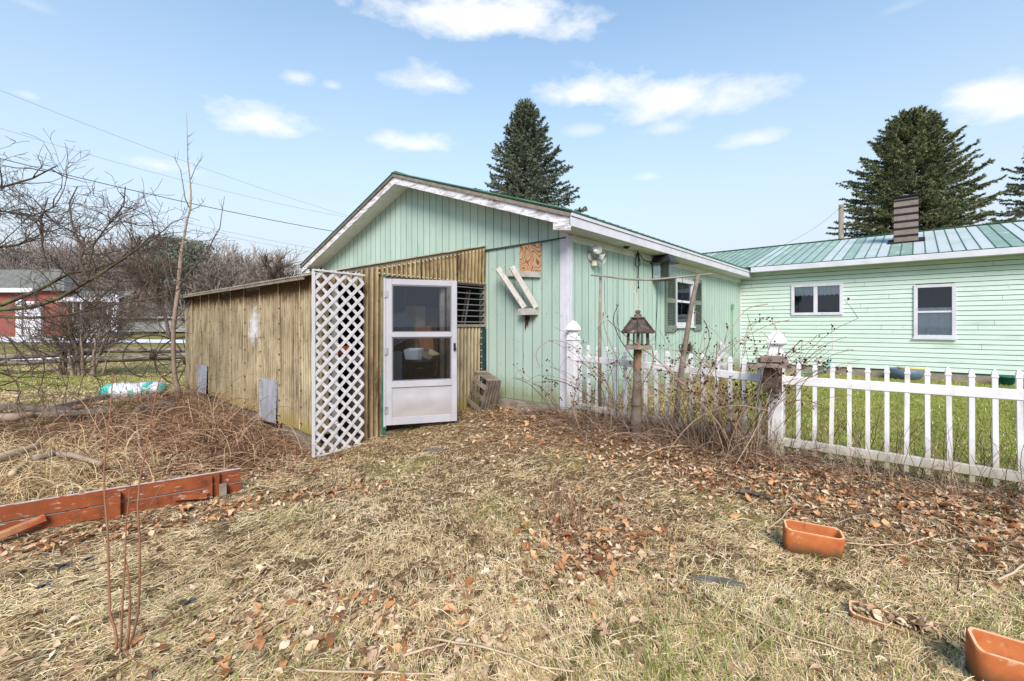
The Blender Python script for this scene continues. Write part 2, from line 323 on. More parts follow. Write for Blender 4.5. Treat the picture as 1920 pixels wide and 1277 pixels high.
X['leaf_red'] = mat('fallen_leaves_red', [lin(84, 54, 36), lin(146, 96, 60), lin(186, 136, 92), lin(214, 176, 138)], 20, rough=.75, attr=.92, trans=.12)
X['plywood'] = mat('plywood', [lin(132, 88, 56), lin(176, 132, 92), lin(196, 158, 118)], 3, rough=.8)
X['paintgreen'] = mat('sage_shutter', [lin(100, 114, 106), lin(118, 131, 122)], 8, rough=.7)
X['curtain'] = mat('lace_curtain', [lin(206, 208, 210), lin(232, 232, 232)], 26, (2, 2, .4), .9, attr=.2)
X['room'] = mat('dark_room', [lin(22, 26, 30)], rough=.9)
X['teal'] = mat('teal_plastic_print', [lin(58, 172, 160), lin(92, 196, 184)], 6, rough=.35, spec=.5)
X['bagwhite'] = mat('white_plastic_film', [lin(206, 212, 222), lin(226, 230, 238)], 6, rough=.35, spec=.5)
X['card'] = mat('cardboard', [lin(150, 136, 112), lin(176, 162, 136)], 4, rough=.9)
X['orange'] = mat('orange_plastic', [lin(196, 96, 52)], rough=.6)
X['tan'] = mat('stained_board', [lin(128, 86, 62), lin(160, 116, 84)], 5, rough=.8)
X['blue'] = mat('blue_plastic', [lin(34, 44, 66)], rough=.5)
X['rust'] = mat('rusty_iron', [lin(42, 34, 32), lin(74, 56, 48)], 12, rough=.8, metal=.2)
X['stone'] = mat('grey_slate', [lin(80, 74, 66), lin(112, 106, 98)], 10, rough=.8, bump=.004, bscale=30)
X['brick'] = mat('red_brick', [lin(116, 64, 58), lin(144, 86, 76)], 6, (1, 1, 3), .9, attr=.5)
X['roofgrey'] = mat('grey_shingles', [lin(88, 90, 88), lin(112, 114, 110)], 3, rough=.9)
X['greysid'] = mat('grey_siding', [lin(140, 144, 142), lin(160, 164, 162)], 3, rough=.8)
X['pane_dark'] = glass_mat('window_glass', (.92, .94, .96, 1), .97)
X['pane_clear'] = glass_mat('storm_door_glass', (.80, .83, .86, 1), .95)
X['clearpl'] = glass_mat('clear_plastic_tube', (.82, .86, .84, 1), .85, .1)
# ================================================================== SETTING: ground
P1 = at(1075, 765, 6.85); P2 = at(1456, 852, 4.87); P2.z = P1.z = 0
FD2 = Vector((0.784, -0.62, 0)).normalized()
FD1 = (P2 - P1).normalized(); LEN1 = (P2 - P1).length
def fence_side(x, y):
    d1 = (x - P1.x) * -FD1.y + (y - P1.y) * FD1.x; d2 = (x - P2.x) * -FD2.y + (y - P2.y) * FD2.x
    return d1, d2
def sstep(v, a, b): t = np.clip((v - a) / (b - a), 0, 1); return t * t * (3 - 2 * t)
def patch(x, y, s=1.0, k=0.0):
    return .5 + .25 * (np.sin(x * 1.7 * s + k + 1.5 * np.sin(y * 1.1 * s + k)) + np.sin(y * 2.1 * s - k + 1.3 * np.sin(x * 1.9 * s)))
def green_at(x, y):
    d1, d2 = fence_side(x, y); lx = (x - A0.x) * EX.x + (y - A0.y) * EX.y; ly = (x - A0.x) * EY.x + (y - A0.y) * EY.y
    beh = sstep(np.minimum(d1, d2), .1, .9) * (lx > 0)
    g = beh * (.45 + .5 * sstep(lx, .4, 2.2)) * sstep(9.4 - ly, 0, .9)
    far = sstep(y + .35 * np.abs(x) * 0, 9.6, 11.5) * (x < -4) * (.40 + .28 * patch(x, y, .5))
    far = far * (1 - .5 * sstep(y, 14.8, 17))
    fg = (1 - beh) * (y < 10) * np.clip(patch(x, y, 1.9, .6) - .56, 0, 1) * 1.7
    fg = fg + (1 - beh) * np.exp(-(((x - 1.5) / 1.6) ** 2 + ((y - 2.3) / .7) ** 2)) * .45 + (1 - beh) * np.exp(-(((x + 2.3) / .8) ** 2 + ((y - 2.6) / .5) ** 2)) * .25
    return np.clip(np.maximum(np.maximum(g, far), fg), 0, 1)
def litter_at(x, y):
    d1, d2 = fence_side(x, y); d = np.minimum(d1, d2)
    a = np.exp(-((d + .65) / .75) ** 2) * (x > -.5)
    a = np.maximum(a, .9 * np.exp(-(((x - .55) / .5) ** 2 + ((y - 3.35) / .65) ** 2)))
    a = np.maximum(a, .40 * np.exp(-(((x - .3) / 1.4) ** 2 + ((y - 5.9) / .9) ** 2)))
    a = np.maximum(a, .95 * np.exp(-(((x + 2.7) / 1.2) ** 2 + ((y - 3.55 - (x + 3.2) * .5) / .28) ** 2)))
    a = np.maximum(a, 1.0 * np.exp(-(((x + 4.6) / 1.9) ** 2 + ((y - 5.9) / 1.2) ** 2)))
    a = np.maximum(a, .95 * np.exp(-(((x + 3.4) / .9) ** 2 + ((y - 5.0) / .45) ** 2)))
    a = np.maximum(a, .30 * np.exp(-(((x + .9) / 1.2) ** 2 + ((y - 2.4) / .5) ** 2)))
    return np.clip(a, 0, 1)
n1 = 420
def axis(n, near, far, c, lo=None):
    t = np.linspace(-1, 1, n); k = math.asinh(far / near); return c + near * np.sinh(t * k)
gx = axis(n1, 2.2, 420, 0.0); gy = axis(n1, 2.2, 420, 4.5)
GX, GY = np.meshgrid(gx, gy); GZ = gz_np(GX, GY)
GZ = GZ + .010 * RNG.standard_normal(GZ.shape) * np.exp(-((GX / 9) ** 2 + ((GY - 4) / 9) ** 2))
V = np.stack([GX, GY, GZ], -1).reshape(-1, 3); idx = np.arange(n1 * n1).reshape(n1, n1)
Fq = np.stack([idx[:-1, :-1], idx[:-1, 1:], idx[1:, 1:], idx[1:, :-1]], -1).reshape(-1, 4)
gm = bpy.data.materials.new('ground'); gm.use_nodes = True; t_ = gm.node_tree; t_.nodes.clear()
def G(k): return t_.nodes.new(k)
gl = t_.links.new
go_ = G('ShaderNodeOutputMaterial'); gb = G('ShaderNodeBsdfPrincipled'); gl(gb.outputs[0], go_.inputs[0]); gb.inputs['Roughness'].default_value = .95; gb.inputs['Specular IOR Level'].default_value = .1
gtc = G('ShaderNodeTexCoord')
def gnoise(sc, st=(1, 1, 1), det=8, r=.65):
    m = G('ShaderNodeMapping'); m.inputs['Scale'].default_value = st; gl(gtc.outputs['Object'], m.inputs[0]); n = G('ShaderNodeTexNoise'); n.inputs['Scale'].default_value = sc
    n.inputs['Detail'].default_value = det; n.inputs['Roughness'].default_value = r; gl(m.outputs[0], n.inputs['Vector']); return n.outputs['Fac']
def gramp(f, cols, ps):
    r = G('ShaderNodeValToRGB'); gl(f, r.inputs[0]); e = r.color_ramp.elements
    while len(e) < len(cols): e.new(.5)
    for i, (c, p) in enumerate(zip(cols, ps)): e[i].position = p; e[i].color = c
    return r.outputs[0]
def gmix(f, a, b):
    m = G('ShaderNodeMix'); m.data_type = 'RGBA'; gl(f, m.inputs['Factor']); gl(a, m.inputs['A']); gl(b, m.inputs['B']); return m.outputs['Result']
straw = gramp(gnoise(30), [lin(44, 33, 23), lin(84, 66, 46), lin(124, 102, 74), lin(176, 152, 116)], [.32, .44, .56, .68])
grn = gramp(gnoise(3.5, det=10, r=.75), [lin(96, 108, 46), lin(134, 142, 66), lin(172, 168, 90), lin(196, 182, 120)], [.36, .48, .58, .7])
lit = gramp(gnoise(26), [lin(66, 46, 34), lin(112, 84, 60), lin(150, 120, 90)], [.35, .5, .66])
ga = G('ShaderNodeAttribute'); ga.attribute_name = 'green'; la = G('ShaderNodeAttribute'); la.attribute_name = 'litter'
def gadd(f, n, k=1.0):
    a = G('ShaderNodeMath'); a.operation = 'MULTIPLY_ADD'; gl(n, a.inputs[0]); a.inputs[1].default_value = k; gl(f, a.inputs[2])
    b = G('ShaderNodeMapRange'); b.clamp = True; gl(a.outputs[0], b.inputs[0]); b.inputs['From Min'].default_value = k * .5 + .05; b.inputs['From Max'].default_value = k * .5 + .75; return b.outputs[0]
c_ = gmix(gadd(ga.outputs['Fac'], gnoise(5), .5), straw, grn); c_ = gmix(gadd(la.outputs['Fac'], gnoise(7), .6), c_, lit); gl(c_, gb.inputs['Base Color'])
gbm = G('ShaderNodeBump'); gbm.inputs['Distance'].default_value = .02; gl(gnoise(38, det=6), gbm.inputs['Height']); gl(gbm.outputs[0], gb.inputs['Normal'])
ground = np_mesh('ground', V, Fq, gm, smooth=True); tag(ground, kind='structure')
def green_base(x, y): g_ = green_at(x, y); d1, d2 = fence_side(x, y); return np.where((np.minimum(d1, d2) > 0) | (y > 9.6), g_, g_ * .3)
for nm, fn in (('green', green_base), ('litter', litter_at)):
    a = ground.data.attributes.new(nm, 'FLOAT', 'POINT'); a.data.foreach_set('value', fn(GX.ravel(), GY.ravel()).astype(np.float32))
# far roads as strips lying on the ground
X['road'] = mat('pale_gravel_road', [lin(196, 194, 200), lin(216, 214, 220)], 1.5, rough=.95)
def strip(name, cl, wd, up):
    vs = []; fs = []
    for i, (x, y) in enumerate(cl):
        for j in range(5):
            yy = y + (j / 4 - .5) * wd; vs.append((x, yy, gz(x, yy) + up))
    for i in range(len(cl) - 1):
        for j in range(4): a = i * 5 + j; fs.append((a, a + 1, a + 6, a + 5))
    m = MB(); m.sm = True; m.add([(v[0], v[1], v[2]) for v in vs], [tuple(reversed(f)) for f in fs]); return tag(m.build(name, X['road']), kind='structure')
strip('road', [(-90 + 3 * i, 39.0 + 1.2 * math.sin(i * .2)) for i in range(36)], 7.0, .05)
strip('driveway', [(-44 + 1.0 * i, 20.5 + .035 * i + .0 * i) for i in range(44)], 3.0, .03)

# ================================================================== GARAGE
gar = thing('garage', 'pale green garage with vertical board siding, white corner trim and a low gable roof', 'garage', (A0.x, A0.y, 0), GROT)
def siding(mb, fn, u0, u1, zb, zt, holes=(), sp=.2, gw=.011, gd=.009, off=0.0, start=0.0):
    """vertical boards along u with thin recessed grooves; fn(u, depth, z) -> point, depth>0 = outwards."""
    edges = []; u = u0 + start
    if start: edges.append((u0, u - gw))
    while u < u1 - .02:
        edges.append((u, min(u + sp - gw, u1))); u += sp
    ins = []
    for (a, b) in edges: ins += [(a, b, off, 0), (b, min(b + gw, u1), off - gd, 1)]
    for (a, b, d, g) in ins:
        if b - a < 1e-4: continue
        cuts = sorted({a, b} | {h[i] for h in holes for i in (0, 1) if a < h[i] < b} | ({-4.03} if a < -4.03 < b and callable(zt) else set()))
        mb.rv = random.random()
        for c0, c1 in zip(cuts, cuts[1:]):
            mid = (c0 + c1) / 2; zs = [(None, None)]; segs = []
            hh = [h for h in holes if h[0] < mid < h[1]]
            z_t = (zt(c0), zt(c1)) if callable(zt) else (zt, zt)
            if hh: segs = [((zb, zb), (hh[0][2],) * 2), ((hh[0][3],) * 2, z_t)]
            else: segs = [((zb, zb), z_t)]
            mb.mi = g
            for lo, hi in segs:
                mb.quad(fn(c0, d, lo[0]), fn(c1, d, lo[1]), fn(c1, d, hi[1]), fn(c0, d, hi[0]))
                if not g and d > off - 1e-6:
                    mb.mi = 1; mb.quad(fn(c1, d, lo[1]), fn(c1, d - gd, lo[1]), fn(c1, d - gd, hi[1]), fn(c1, d, hi[1]))
                    mb.quad(fn(c0, d - gd, lo[0]), fn(c0, d, lo[0]), fn(c0, d, hi[0]), fn(c0, d - gd, hi[0])); mb.mi = 0
    mb.mi = 0; mb.rv = None
W, LG, RX, RZ, EZ = 8.0, 9.17, -4.045, 4.52, 3.0          # gable width, length, ridge x, ridge z, eave z
OVX, OVY = .33, .40; SL = (RZ - EZ) / (OVX - RX)
def roofz(x): return EZ + (OVX - x) * SL if x > RX else RZ - (RX - x) * SL
LEX = RX - (OVX - RX)                                    # left eave x
wall_t = lambda x: min(roofz(x) - .13, RZ)
ff = lambda u, d, z: (u, -d, z); fs_ = lambda u, d, z: (d, u, z)
BAND = 2.76
mb = MB(); siding(mb, ff, -W, -.12, .16, BAND, start=.11)
mb.box(-W, 0, .012, .10, .14, 2.86); mb.build('wall', [X['green_vert'], X['green_deep']], gar)
mb = MB(); siding(mb, ff, -W, -.02, BAND, wall_t, sp=.2, off=.022, start=.05)
mb.prism([(-W, BAND), (-.01, BAND), (-.01, wall_t(-.01)), (RX, wall_t(RX)), (-W, wall_t(-W))], lambda u, v, t: (u, t, v), -.010, .06)
mb.build('gable_wall', [X['green_vert'], X['green_deep']], gar)
mb = MB(); mb.box(-W, -.01, -.034, -.0225, BAND - .012, BAND + .006); mb.build('flashing', X['green_deep'], gar)
# side window
wy0, wz1 = on_side(1265, 527); wy1, wz0 = on_side(1297, 612)
wy1 = on_side(1299, 600)[0]; wz0 = on_side(1280, 612)[1]; wz1 = on_side(1280, 524)[1]
mb = MB(); siding(mb, fs_, .12, LG, .16, 2.80, holes=[(wy0 + .05, wy1 - .05, wz0 + .05, wz1 - .05)], start=.09)
mb.box(-.10, -.012, .0, wy0 + .04, .14, 2.84); mb.box(-.10, -.012, wy1 - .04, LG, .14, 2.84); mb.box(-.10, -.012, wy0 + .04, wy1 - .04, .14, wz0 + .04); mb.box(-.10, -.012, wy0 + .04, wy1 - .04, wz1 - .04, 2.84)
mb.build('wall', [X['green_vert'], X['green_deep']], gar)
mb = MB(); mb.box(-W, -W + .1, .1, LG, .1, 2.86); mb.box(-W, 0, LG - .1, LG, .1, 2.86); mb.build('wall', X['green_vert'], gar)
mb = MB(); mb.box(-W - .01, .0, -.02, .1, -.15, .15); mb.box(-.12, .005, .0, LG, -.15, .15); mb.build('foundation', X['concrete'], gar)
mb = MB(); mb.box(-.125, .024, -.024, 0.0, .12, 2.87); mb.box(.0, .024, 0.0, .105, .12, 2.80); mb.build('corner_trim', X['white'], gar, .002)
mb = MB(); mb.box(.0, .024, LG - .05, LG + .0, .12, 2.8); mb.build('corner_trim', X['white'], gar)
mb = MB(); mb.box(.0, .022, .106, LG - .0, 2.70, 2.815); mb.build('frieze_board', X['soffit'], gar)
# roof sheets (right slope, left slope) with ribs
def rib_roof(mb, p0, du, dv, nu, lu, lv, thick=.02):
    """p0 corner at the eave, du along the eave, dv up the slope (unit vectors)."""
    nrm = Vector(du).cross(Vector(dv)).normalized()
    if nrm.z < 0: nrm = -nrm
    p0 = Vector(p0); du = Vector(du); dv = Vector(dv); wd = lu / nu; rv = random.random()
    for i in range(nu):
        if random.random() < .55: rv = random.random()
        a = p0 + du * (i * wd); b = p0 + du * ((i + 1) * wd); mb.rv = rv; mb.mi = 0
        nseg = 6
        for k in range(nseg):
            o0 = dv * (lv * k / nseg); o1 = dv * (lv * (k + 1) / nseg); mb.rv = min(max(rv + random.uniform(-.07, .07), 0), 1)
            mb.quad(a + o0, b + o0, b + o1, a + o1)
        mb.mi = 1; mb.rv = None
        rw = .012; rh = .018; o = dv * lv
        c = a
        vs = [c - du * rw, c + du * rw, c + du * rw * .5 + nrm * rh, c - du * rw * .5 + nrm * rh]; vs += [q + o for q in vs]
        mb.add(vs, [(0, 1, 2, 3), (7, 6, 5, 4), (1, 5, 6, 2), (0, 3, 7, 4), (3, 2, 6, 7)])
    mb.mi = 2
    vs = [p0 - nrm * thick, p0 + du * lu - nrm * thick, p0 + du * lu + dv * lv - nrm * thick, p0 + dv * lv - nrm * thick]
    q = [p0, p0 + du * lu, p0 + du * lu + dv * lv, p0 + dv * lv]
    mb.add(vs + [c - nrm * .0015 for c in q], [(3, 2, 1, 0), (0, 1, 5, 4), (1, 2, 6, 5), (3, 0, 4, 7), (2, 3, 7, 6)]); mb.mi = 0
RL = 10.05 - 0.0
sv = Vector((RX - (OVX + .02), 0, RZ - EZ + .02 * -0)); svl = sv.length; svn = sv.normalized()
mb = MB(); rib_roof(mb, (OVX + .03, -OVY - .02, EZ + .035), (0, 1, 0), svn, 44, RL, svl + .02)
rib_roof(mb, (LEX - .03, -OVY - .02, EZ + .035), (0, 1, 0), Vector((-svn.x, 0, svn.z)), 44, RL, svl + .02)
mb.mi = 2; mb.beam((RX, -OVY - .025, RZ + .045), (RX, RL - OVY, RZ + .045), .16, .02)
mb.build('roof', [X['roofgreen'], X['roofrib'], X['roofedge']], gar)
# rake boards along both slopes: weathered upper strip and peeling lower board
for sgn in (1, -1):
    e = OVX if sgn == 1 else LEX
    for nm, z0, z1, yo, m in (('rake_trim', -.045, .010, -.03, 'greywood'), ('rake_board', -.185, -.045, 0, 'rake')):
        mb = MB(); mb.prism([(e, EZ + z0), (RX, RZ + z0), (RX, RZ + z1), (e, EZ + z1)] if sgn == 1 else [(e, EZ + z0), (e, EZ + z1), (RX, RZ + z1), (RX, RZ + z0)], lambda u, v, t: (u, t, v), -OVY + yo, -OVY + .025)
        mb.build(nm, X[m], gar)
# rake soffit (sloping) and eave soffits, fascia
mb = MB()
for e in (OVX, LEX):
    mb.prism([(e, EZ - .15), (RX, RZ - .15), (RX, RZ - .13), (e, EZ - .13)], lambda u, v, t: (u, t, v), -OVY + .025, .0)
mb.box(.0, OVX - .02, -OVY + .03, RL - OVY - .02, 2.82, 2.835); mb.box(LEX + .02, -W, -OVY + .03, RL - OVY - .02, 2.82, 2.835)
mb.build('soffit', X['soffit'], gar)
mb = MB(); mb.box(OVX - .02, OVX + .004, -OVY + .0, RL - OVY - .02, EZ - .17, EZ - .035); mb.box(OVX + .004, OVX + .02, -OVY + .0, RL - OVY - .02, EZ - .03, EZ + .02)
mb.box(LEX - .0, LEX + .02, -OVY, RL - OVY - .02, EZ - .17, EZ + .02); mb.build('fascia', X['white'], gar)
mb = MB(); mb.box(LEX + .02, -W - .02, -OVY + .026, -OVY + .05, 2.80, 2.90); mb.box(LEX + .03, LEX + .3, -OVY + .045, -.03, 2.76, 2.81); mb.build('eave_return', X['rake'], gar); mb = MB()
mb.prism([(OVX + .005, EZ - .24), (OVX - .30, EZ - .19), (OVX - .30, EZ - .09), (OVX + .005, EZ - .17)], lambda u, v, t: (u, t, v), -OVY - .012, -OVY - .001); mb.build('eave_return', X['rake'], gar)
# window with sash, pane, shutters
wf = MB(); 
for a, b, c, d in ((wy0, wy0 + .07, wz0, wz1), (wy1 - .07, wy1, wz0, wz1), (wy0 + .07, wy1 - .07, wz1 - .08, wz1), (wy0 + .07, wy1 - .07, wz0, wz0 + .09)): wf.box(-.05, .035, a, b, c, d)
wf.box(.0, .06, wy0 - .03, wy1 + .03, wz0 - .04, wz0 - .001)
win = wf.build('window', X['white'], gar, .003)
mz = (wz0 + wz1) / 2 + .03
mb = MB(); mb.box(-.03, .02, wy0 + .07, wy1 - .07, mz - .025, mz + .025); mb.box(-.03, .01, wy0 + .07, wy0 + .10, wz0 + .09, wz1 - .08); mb.box(-.03, .01, wy1 - .10, wy1 - .07, wz0 + .09, wz1 - .08); mb.build('sash', X['white'], win)
mb = MB(); mb.box(-.022, -.016, wy0 + .07, wy1 - .07, wz0 + .09, wz1 - .08); mb.build('pane', X['pane_dark'], win)
mb = MB()
for k in range(14):
    z = wz0 + .12 + k * (wz1 - wz0 - .22) / 14; mb.add([(-.032, wy0 + .09, z), (-.032, wy1 - .09, z), (-.026, wy1 - .09, z + .058), (-.026, wy0 + .09, z + .058)], [(0, 1, 2, 3)])
mb.build('blind', X['curtain'], win)
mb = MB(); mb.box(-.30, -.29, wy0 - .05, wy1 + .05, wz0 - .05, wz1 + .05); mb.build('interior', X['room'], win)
sy0 = on_side(1247, 560)[0]; sy1 = on_side(1307, 560)[0]
def shutter(y0, y1, z0, z1):
    m = MB(); f = .05
    m.box(.012, .045, y0, y0 + f, z0, z1); m.box(.012, .045, y1 - f, y1, z0, z1)
    zc = (z0 + z1) / 2 + .05
    for a, b in ((z0, z0 + .14), (zc - .05, zc + .05), (z1 - .08, z1)): m.box(.012, .044, y0 + f, y1 - f, a, b)
    m.box(.010, .014, y0 + f, y1 - f, z0 + .1, z1 - .05)
    for a, b in ((z0 + .14, zc - .05), (zc + .05, z1 - .08)):
        n = int((b - a) / .036)
        for k in range(n):
            z = a + (k + .1) * (b - a) / n; m.add([(.018, y0 + f, z + .022), (.018, y1 - f, z + .022), (.042, y1 - f, z), (.042, y0 + f, z)], [(3, 2, 1, 0), (0, 1, 2, 3)])
    return m
ym = wy0 - .02; shutter(sy0 - .02, ym, wz0 - .12, wz1 + .06).build('shutter', X['paintgreen'], gar)
shutter(wy1 + .02, wy1 + .02 + (ym - sy0), wz0 - .10, wz1 + .06).build('shutter', X['paintgreen'], gar)
# nail heads and small holes in the boards
mb = MB()
for k in range(90):
    x = -.2 - .1 * random.randint(0, 14) - random.uniform(-.01, .01); z = random.choice([.35, .75, 1.15, 1.6, 2.0, 2.4]) + random.uniform(-.03, .03); r_ = random.uniform(.003, .006); mb.box(x - r_, x + r_, -.0018, -.0004, z - r_, z + r_)
for k in range(160):
    y = .15 + .2 * random.randint(0, 44) + random.choice([.02, .16]); z = random.choice([.35, .9, 1.5, 2.1, 2.6]) + random.uniform(-.02, .02)
    if not (wy0 - .3 < y < wy1 + .5 and wz0 - .2 < z < wz1 + .2): mb.box(.0004, .0018, y - .004, y + .004, z - .004, z + .004)
tag(mb.build('nail_heads', X['green_deep'], gar), kind='stuff')
# plywood patch
px0, pz1 = on_front(975, 458); px1, pz0 = on_front(1015, 507)
X['ply'] = bpy.data.materials.new('swirled_plywood'); X['ply'].use_nodes = True; q = X['ply'].node_tree; b_ = q.nodes['Principled BSDF']
tcn = q.nodes.new('ShaderNodeTexCoord'); wv = q.nodes.new('ShaderNodeTexNoise'); wv.inputs['Scale'].default_value = 2.6; wv.inputs['Detail'].default_value = 1.2; wv.inputs['Distortion'].default_value = .5
mpn = q.nodes.new('ShaderNodeMapping'); mpn.inputs['Location'].default_value = (.9, 0, .3); mpn.inputs['Rotation'].default_value = (0, .5, 0); mpn.inputs['Scale'].default_value = (1.7, 1, .9)
q.links.new(tcn.outputs['Object'], mpn.inputs[0]); q.links.new(mpn.outputs[0], wv.inputs['Vector']); m1_ = q.nodes.new('ShaderNodeMath'); m1_.operation = 'MULTIPLY'; m1_.inputs[1].default_value = 85; q.links.new(wv.outputs['Fac'], m1_.inputs[0])
m2_ = q.nodes.new('ShaderNodeMath'); m2_.operation = 'SINE'; q.links.new(m1_.outputs[0], m2_.inputs[0]); m3_ = q.nodes.new('ShaderNodeMath'); m3_.operation = 'MULTIPLY_ADD'; m3_.inputs[1].default_value = .5; m3_.inputs[2].default_value = .5; q.links.new(m2_.outputs[0], m3_.inputs[0])
rpn = q.nodes.new('ShaderNodeValToRGB'); q.links.new(m3_.outputs[0], rpn.inputs[0]); rpn.color_ramp.elements[0].color = lin(120, 76, 48); rpn.color_ramp.elements[0].position = .0; rpn.color_ramp.elements[1].color = lin(188, 150, 114); rpn.color_ramp.elements[1].position = .45; q.links.new(rpn.outputs[0], b_.inputs['Base Color']); b_.inputs['Roughness'].default_value = .85
mb = MB(); mb.box(px0, px1, -.016, -.001, pz0, pz1); mb.build('plywood_patch', X['ply'], gar)

# broken bracket of weathered boards
def fp(px, py, y=0): x, z = on_front(px, py, y); return Vector((x, y, z))
def arm(p, q):
    mb = MB(); mb.beam(p, q, .085, .035, up=(.5, -1, .3)); mb.mi = 1; o_ = Vector((-.036, -.004, -.028)); mb.beam(p + o_, q + o_, .026, .055, up=(.5, -1, .3)); mb.build('arm', [X['palewood'], X['greywood']], br, .003)
br = thing('broken_bracket', 'broken bracket of weathered peeling boards on the green wall below the plywood patch', 'bracket', (A0.x, A0.y, 0), GROT)
mb = MB(); mb.beam(fp(953, 513, -.03), fp(1013, 515, -.03), .04, .095); mb.build('ledger', X['palewood'], br, .003)
arm(fp(934, 503, -.20), fp(984, 577, -.10))
arm(fp(960, 500, -.22), fp(1006, 577, -.08))
mb = MB(); mb.box(*sorted((fp(981, 580).x, fp(1010, 580).x)), -.14, -.012, fp(995, 591).z, fp(995, 579).z); mb.build('shelf_stub', X['palewood'], br, .003)
X['rot'] = mat('rotten_wood', [lin(48, 30, 22), lin(96, 56, 36)], 30, rough=1, bump=.004)
mb = MB(); 
for i in range(9):
    a = fp(985 + random.uniform(-3, 8), 592, -.03); b = fp(986 + random.uniform(-3, 8), 592 + random.uniform(8, 28), -.03); mb.beam(a, b, .03, .02, up=(1, 0, 0), w2=.006, h2=.006)
mb.build('rotten_splinters', X['rot'], br)

# fixtures on the garage side wall
def spt(px, py, x=0.0): y, z = on_side(px, py, x); return Vector((x, y, z))
c = spt(1106, 482); fl = thing('flood_light', 'twin head flood light with sensor on the garage side wall near the white corner', 'light', (A0.x, A0.y, 0), GROT)
mb = MB(); mb.tube([c + Vector((0, 0, 0)), c + Vector((.03, 0, 0))], [.075, .07], 16); mb.build('base_plate', X['white'], fl)
X['reflector'] = mat('lamp_reflector', [lin(224, 226, 230)], rough=.2, metal=.6)
X['lampgrey'] = mat('lamp_housing', [lin(176, 178, 176)], rough=.5)
for (d, off) in ((Vector((.8, -.5, .35)), Vector((.09, -.0, .07))), (Vector((.9, .25, -.35)), Vector((.10, .12, .0)))):
    d.normalize(); b0 = c + off; mb = MB(); mb.sm = True; mb.tube([b0 - d * .06, b0 - d * .03, b0 + d * .04, b0 + d * .10], [.035, .05, .06, .085], 16, cap=False); mb.tube([c, b0], .015, 6)
    h = mb.build('lamp_head', X['lampgrey'], fl); mb = MB(); mb.tube([b0 + d * .075, b0 + d * .08], [.074, .074], 16); mb.build('lens', X['reflector'], h)
mb = MB(); q0 = c + Vector((.05, .05, -.10)); mb.box(q0.x - .03, q0.x + .04, q0.y - .035, q0.y + .035, q0.z - .05, q0.z + .04); mb.build('sensor', mat('cream_plastic', [lin(214, 208, 190)], rough=.5), fl, .008)
mb = MB(); c = spt(1172, 459, .10); mb.tube([c + Vector((-.1, 0, .06)), c], .012, 6); mb.tube([c + Vector((-.03, .03, 0)), c + Vector((.06, -.05, -.02))], [.045, .065], 12)
o = mb.build('spot_lamp', X['blackmet'], None); o.location = (A0.x, A0.y, 0); o.rotation_euler = (0, 0, GROT); tag(o, 'small black spot lamp fixed under the garage eave between the flood light and the cord', 'light')
# cord
mb = MB(); L0 = spt(1196, 472, .06)
def sp_path(pts, x=.06): return [spt(a, b, x) for a, b in pts]
mb.sm = True
mb.tube(sp_path([(1196, 471), (1192, 485), (1191, 497), (1195, 502), (1200, 497), (1199, 485), (1197, 476)]), .010, 5)
mb.tube(sp_path([(1196, 473), (1197, 500), (1196, 520), (1197, 536), (1197, 541)]), [.010, .010, .010, .010, .022], 5)
mb.tube(sp_path([(1197, 474), (1205, 485), (1212, 490), (1224, 492)], .1), .010, 5)
mb.build('power_cord', X['blackpl'], gar)
# green conduit
mb = MB(); a = spt(1374, 572, .05); b = spt(1373, 676, .05); mb.tube([a, b], .014, 8); mb.box(a.x - .02, a.x + .02, a.y - .03, a.y + .03, a.z - .12, a.z + .03)
o = mb.build('standpipe', mat('green_painted_pipe', [lin(104, 138, 116)], rough=.6), None); o.location = (A0.x, A0.y, 0); o.rotation_euler = (0, 0, GROT); tag(o, 'thin green painted pipe running up the garage side wall near its far end', 'pipe')
# tube feeder under the eave
hk = spt(1246, 473, OVX - .12); s_ = (hk.y + 7) / F * 0
d_ = g2w(hk.x, hk.y).y; sc_ = d_ / F
fd = thing('tube_feeder', 'large hanging bird feeder with black square lid and clear tube under the eave', 'bird feeder', (A0.x, A0.y, 0), GROT)
zt = spt(1246, 477, hk.x).z; zl = spt(1246, 492, hk.x).z; zb = spt(1246, 523, hk.x).z; r0 = 24 * sc_ * .82
mb = MB(); mb.add([(hk.x + a * r0 * k, hk.y + b * r0 * k, z) for z, k in ((zt, .55), (zl, 1.0), (zl - .03, 1.0)) for a, b in ((-1, -1), (1, -1), (1, 1), (-1, 1))],
   [(0, 1, 2, 3)] + [(i + 4 * k, i + 4 * k + 4, (i + 1) % 4 + 4 * k + 4, (i + 1) % 4 + 4 * k) for k in (0, 1) for i in range(4)] + [(11, 10, 9, 8)]); mb.build('lid', X['blackpl'], fd, .006)
mb = MB(); mb.sm = True; mb.lathe([(r0 * .34, zb - zl), (r0 * .34, -.03)], (hk.x, hk.y, zl), 14, cap=False); mb.build('seed_tube', mat('seed_filled_tube', [lin(70, 60, 52), lin(150, 136, 118)], 14, (4, 4, .7), .3, attr=0), fd)
mb = MB(); mb.add([(hk.x + a * r0 * .78, hk.y + b * r0 * .78, z) for z in (zb, zl - .02) for a, b in ((-1, -1), (1, -1), (1, 1), (-1, 1))], [(i, (i + 1) % 4, (i + 1) % 4 + 4, i + 4) for i in range(4)]); mb.build('clear_guard', X['clearpl'], fd)
mb = MB(); mb.box(hk.x - r0 * .7, hk.x + r0 * .7, hk.y - r0 * .7, hk.y + r0 * .7, zb - .035, zb - .005); mb.build('tray', X['blackpl'], fd, .008)
mb = MB(); mb.tube([(hk.x, hk.y, zt), (hk.x + .01, hk.y, zt + .03), (hk.x, hk.y, 2.83)], .006, 5); mb.build('hook', X['blackmet'], fd)
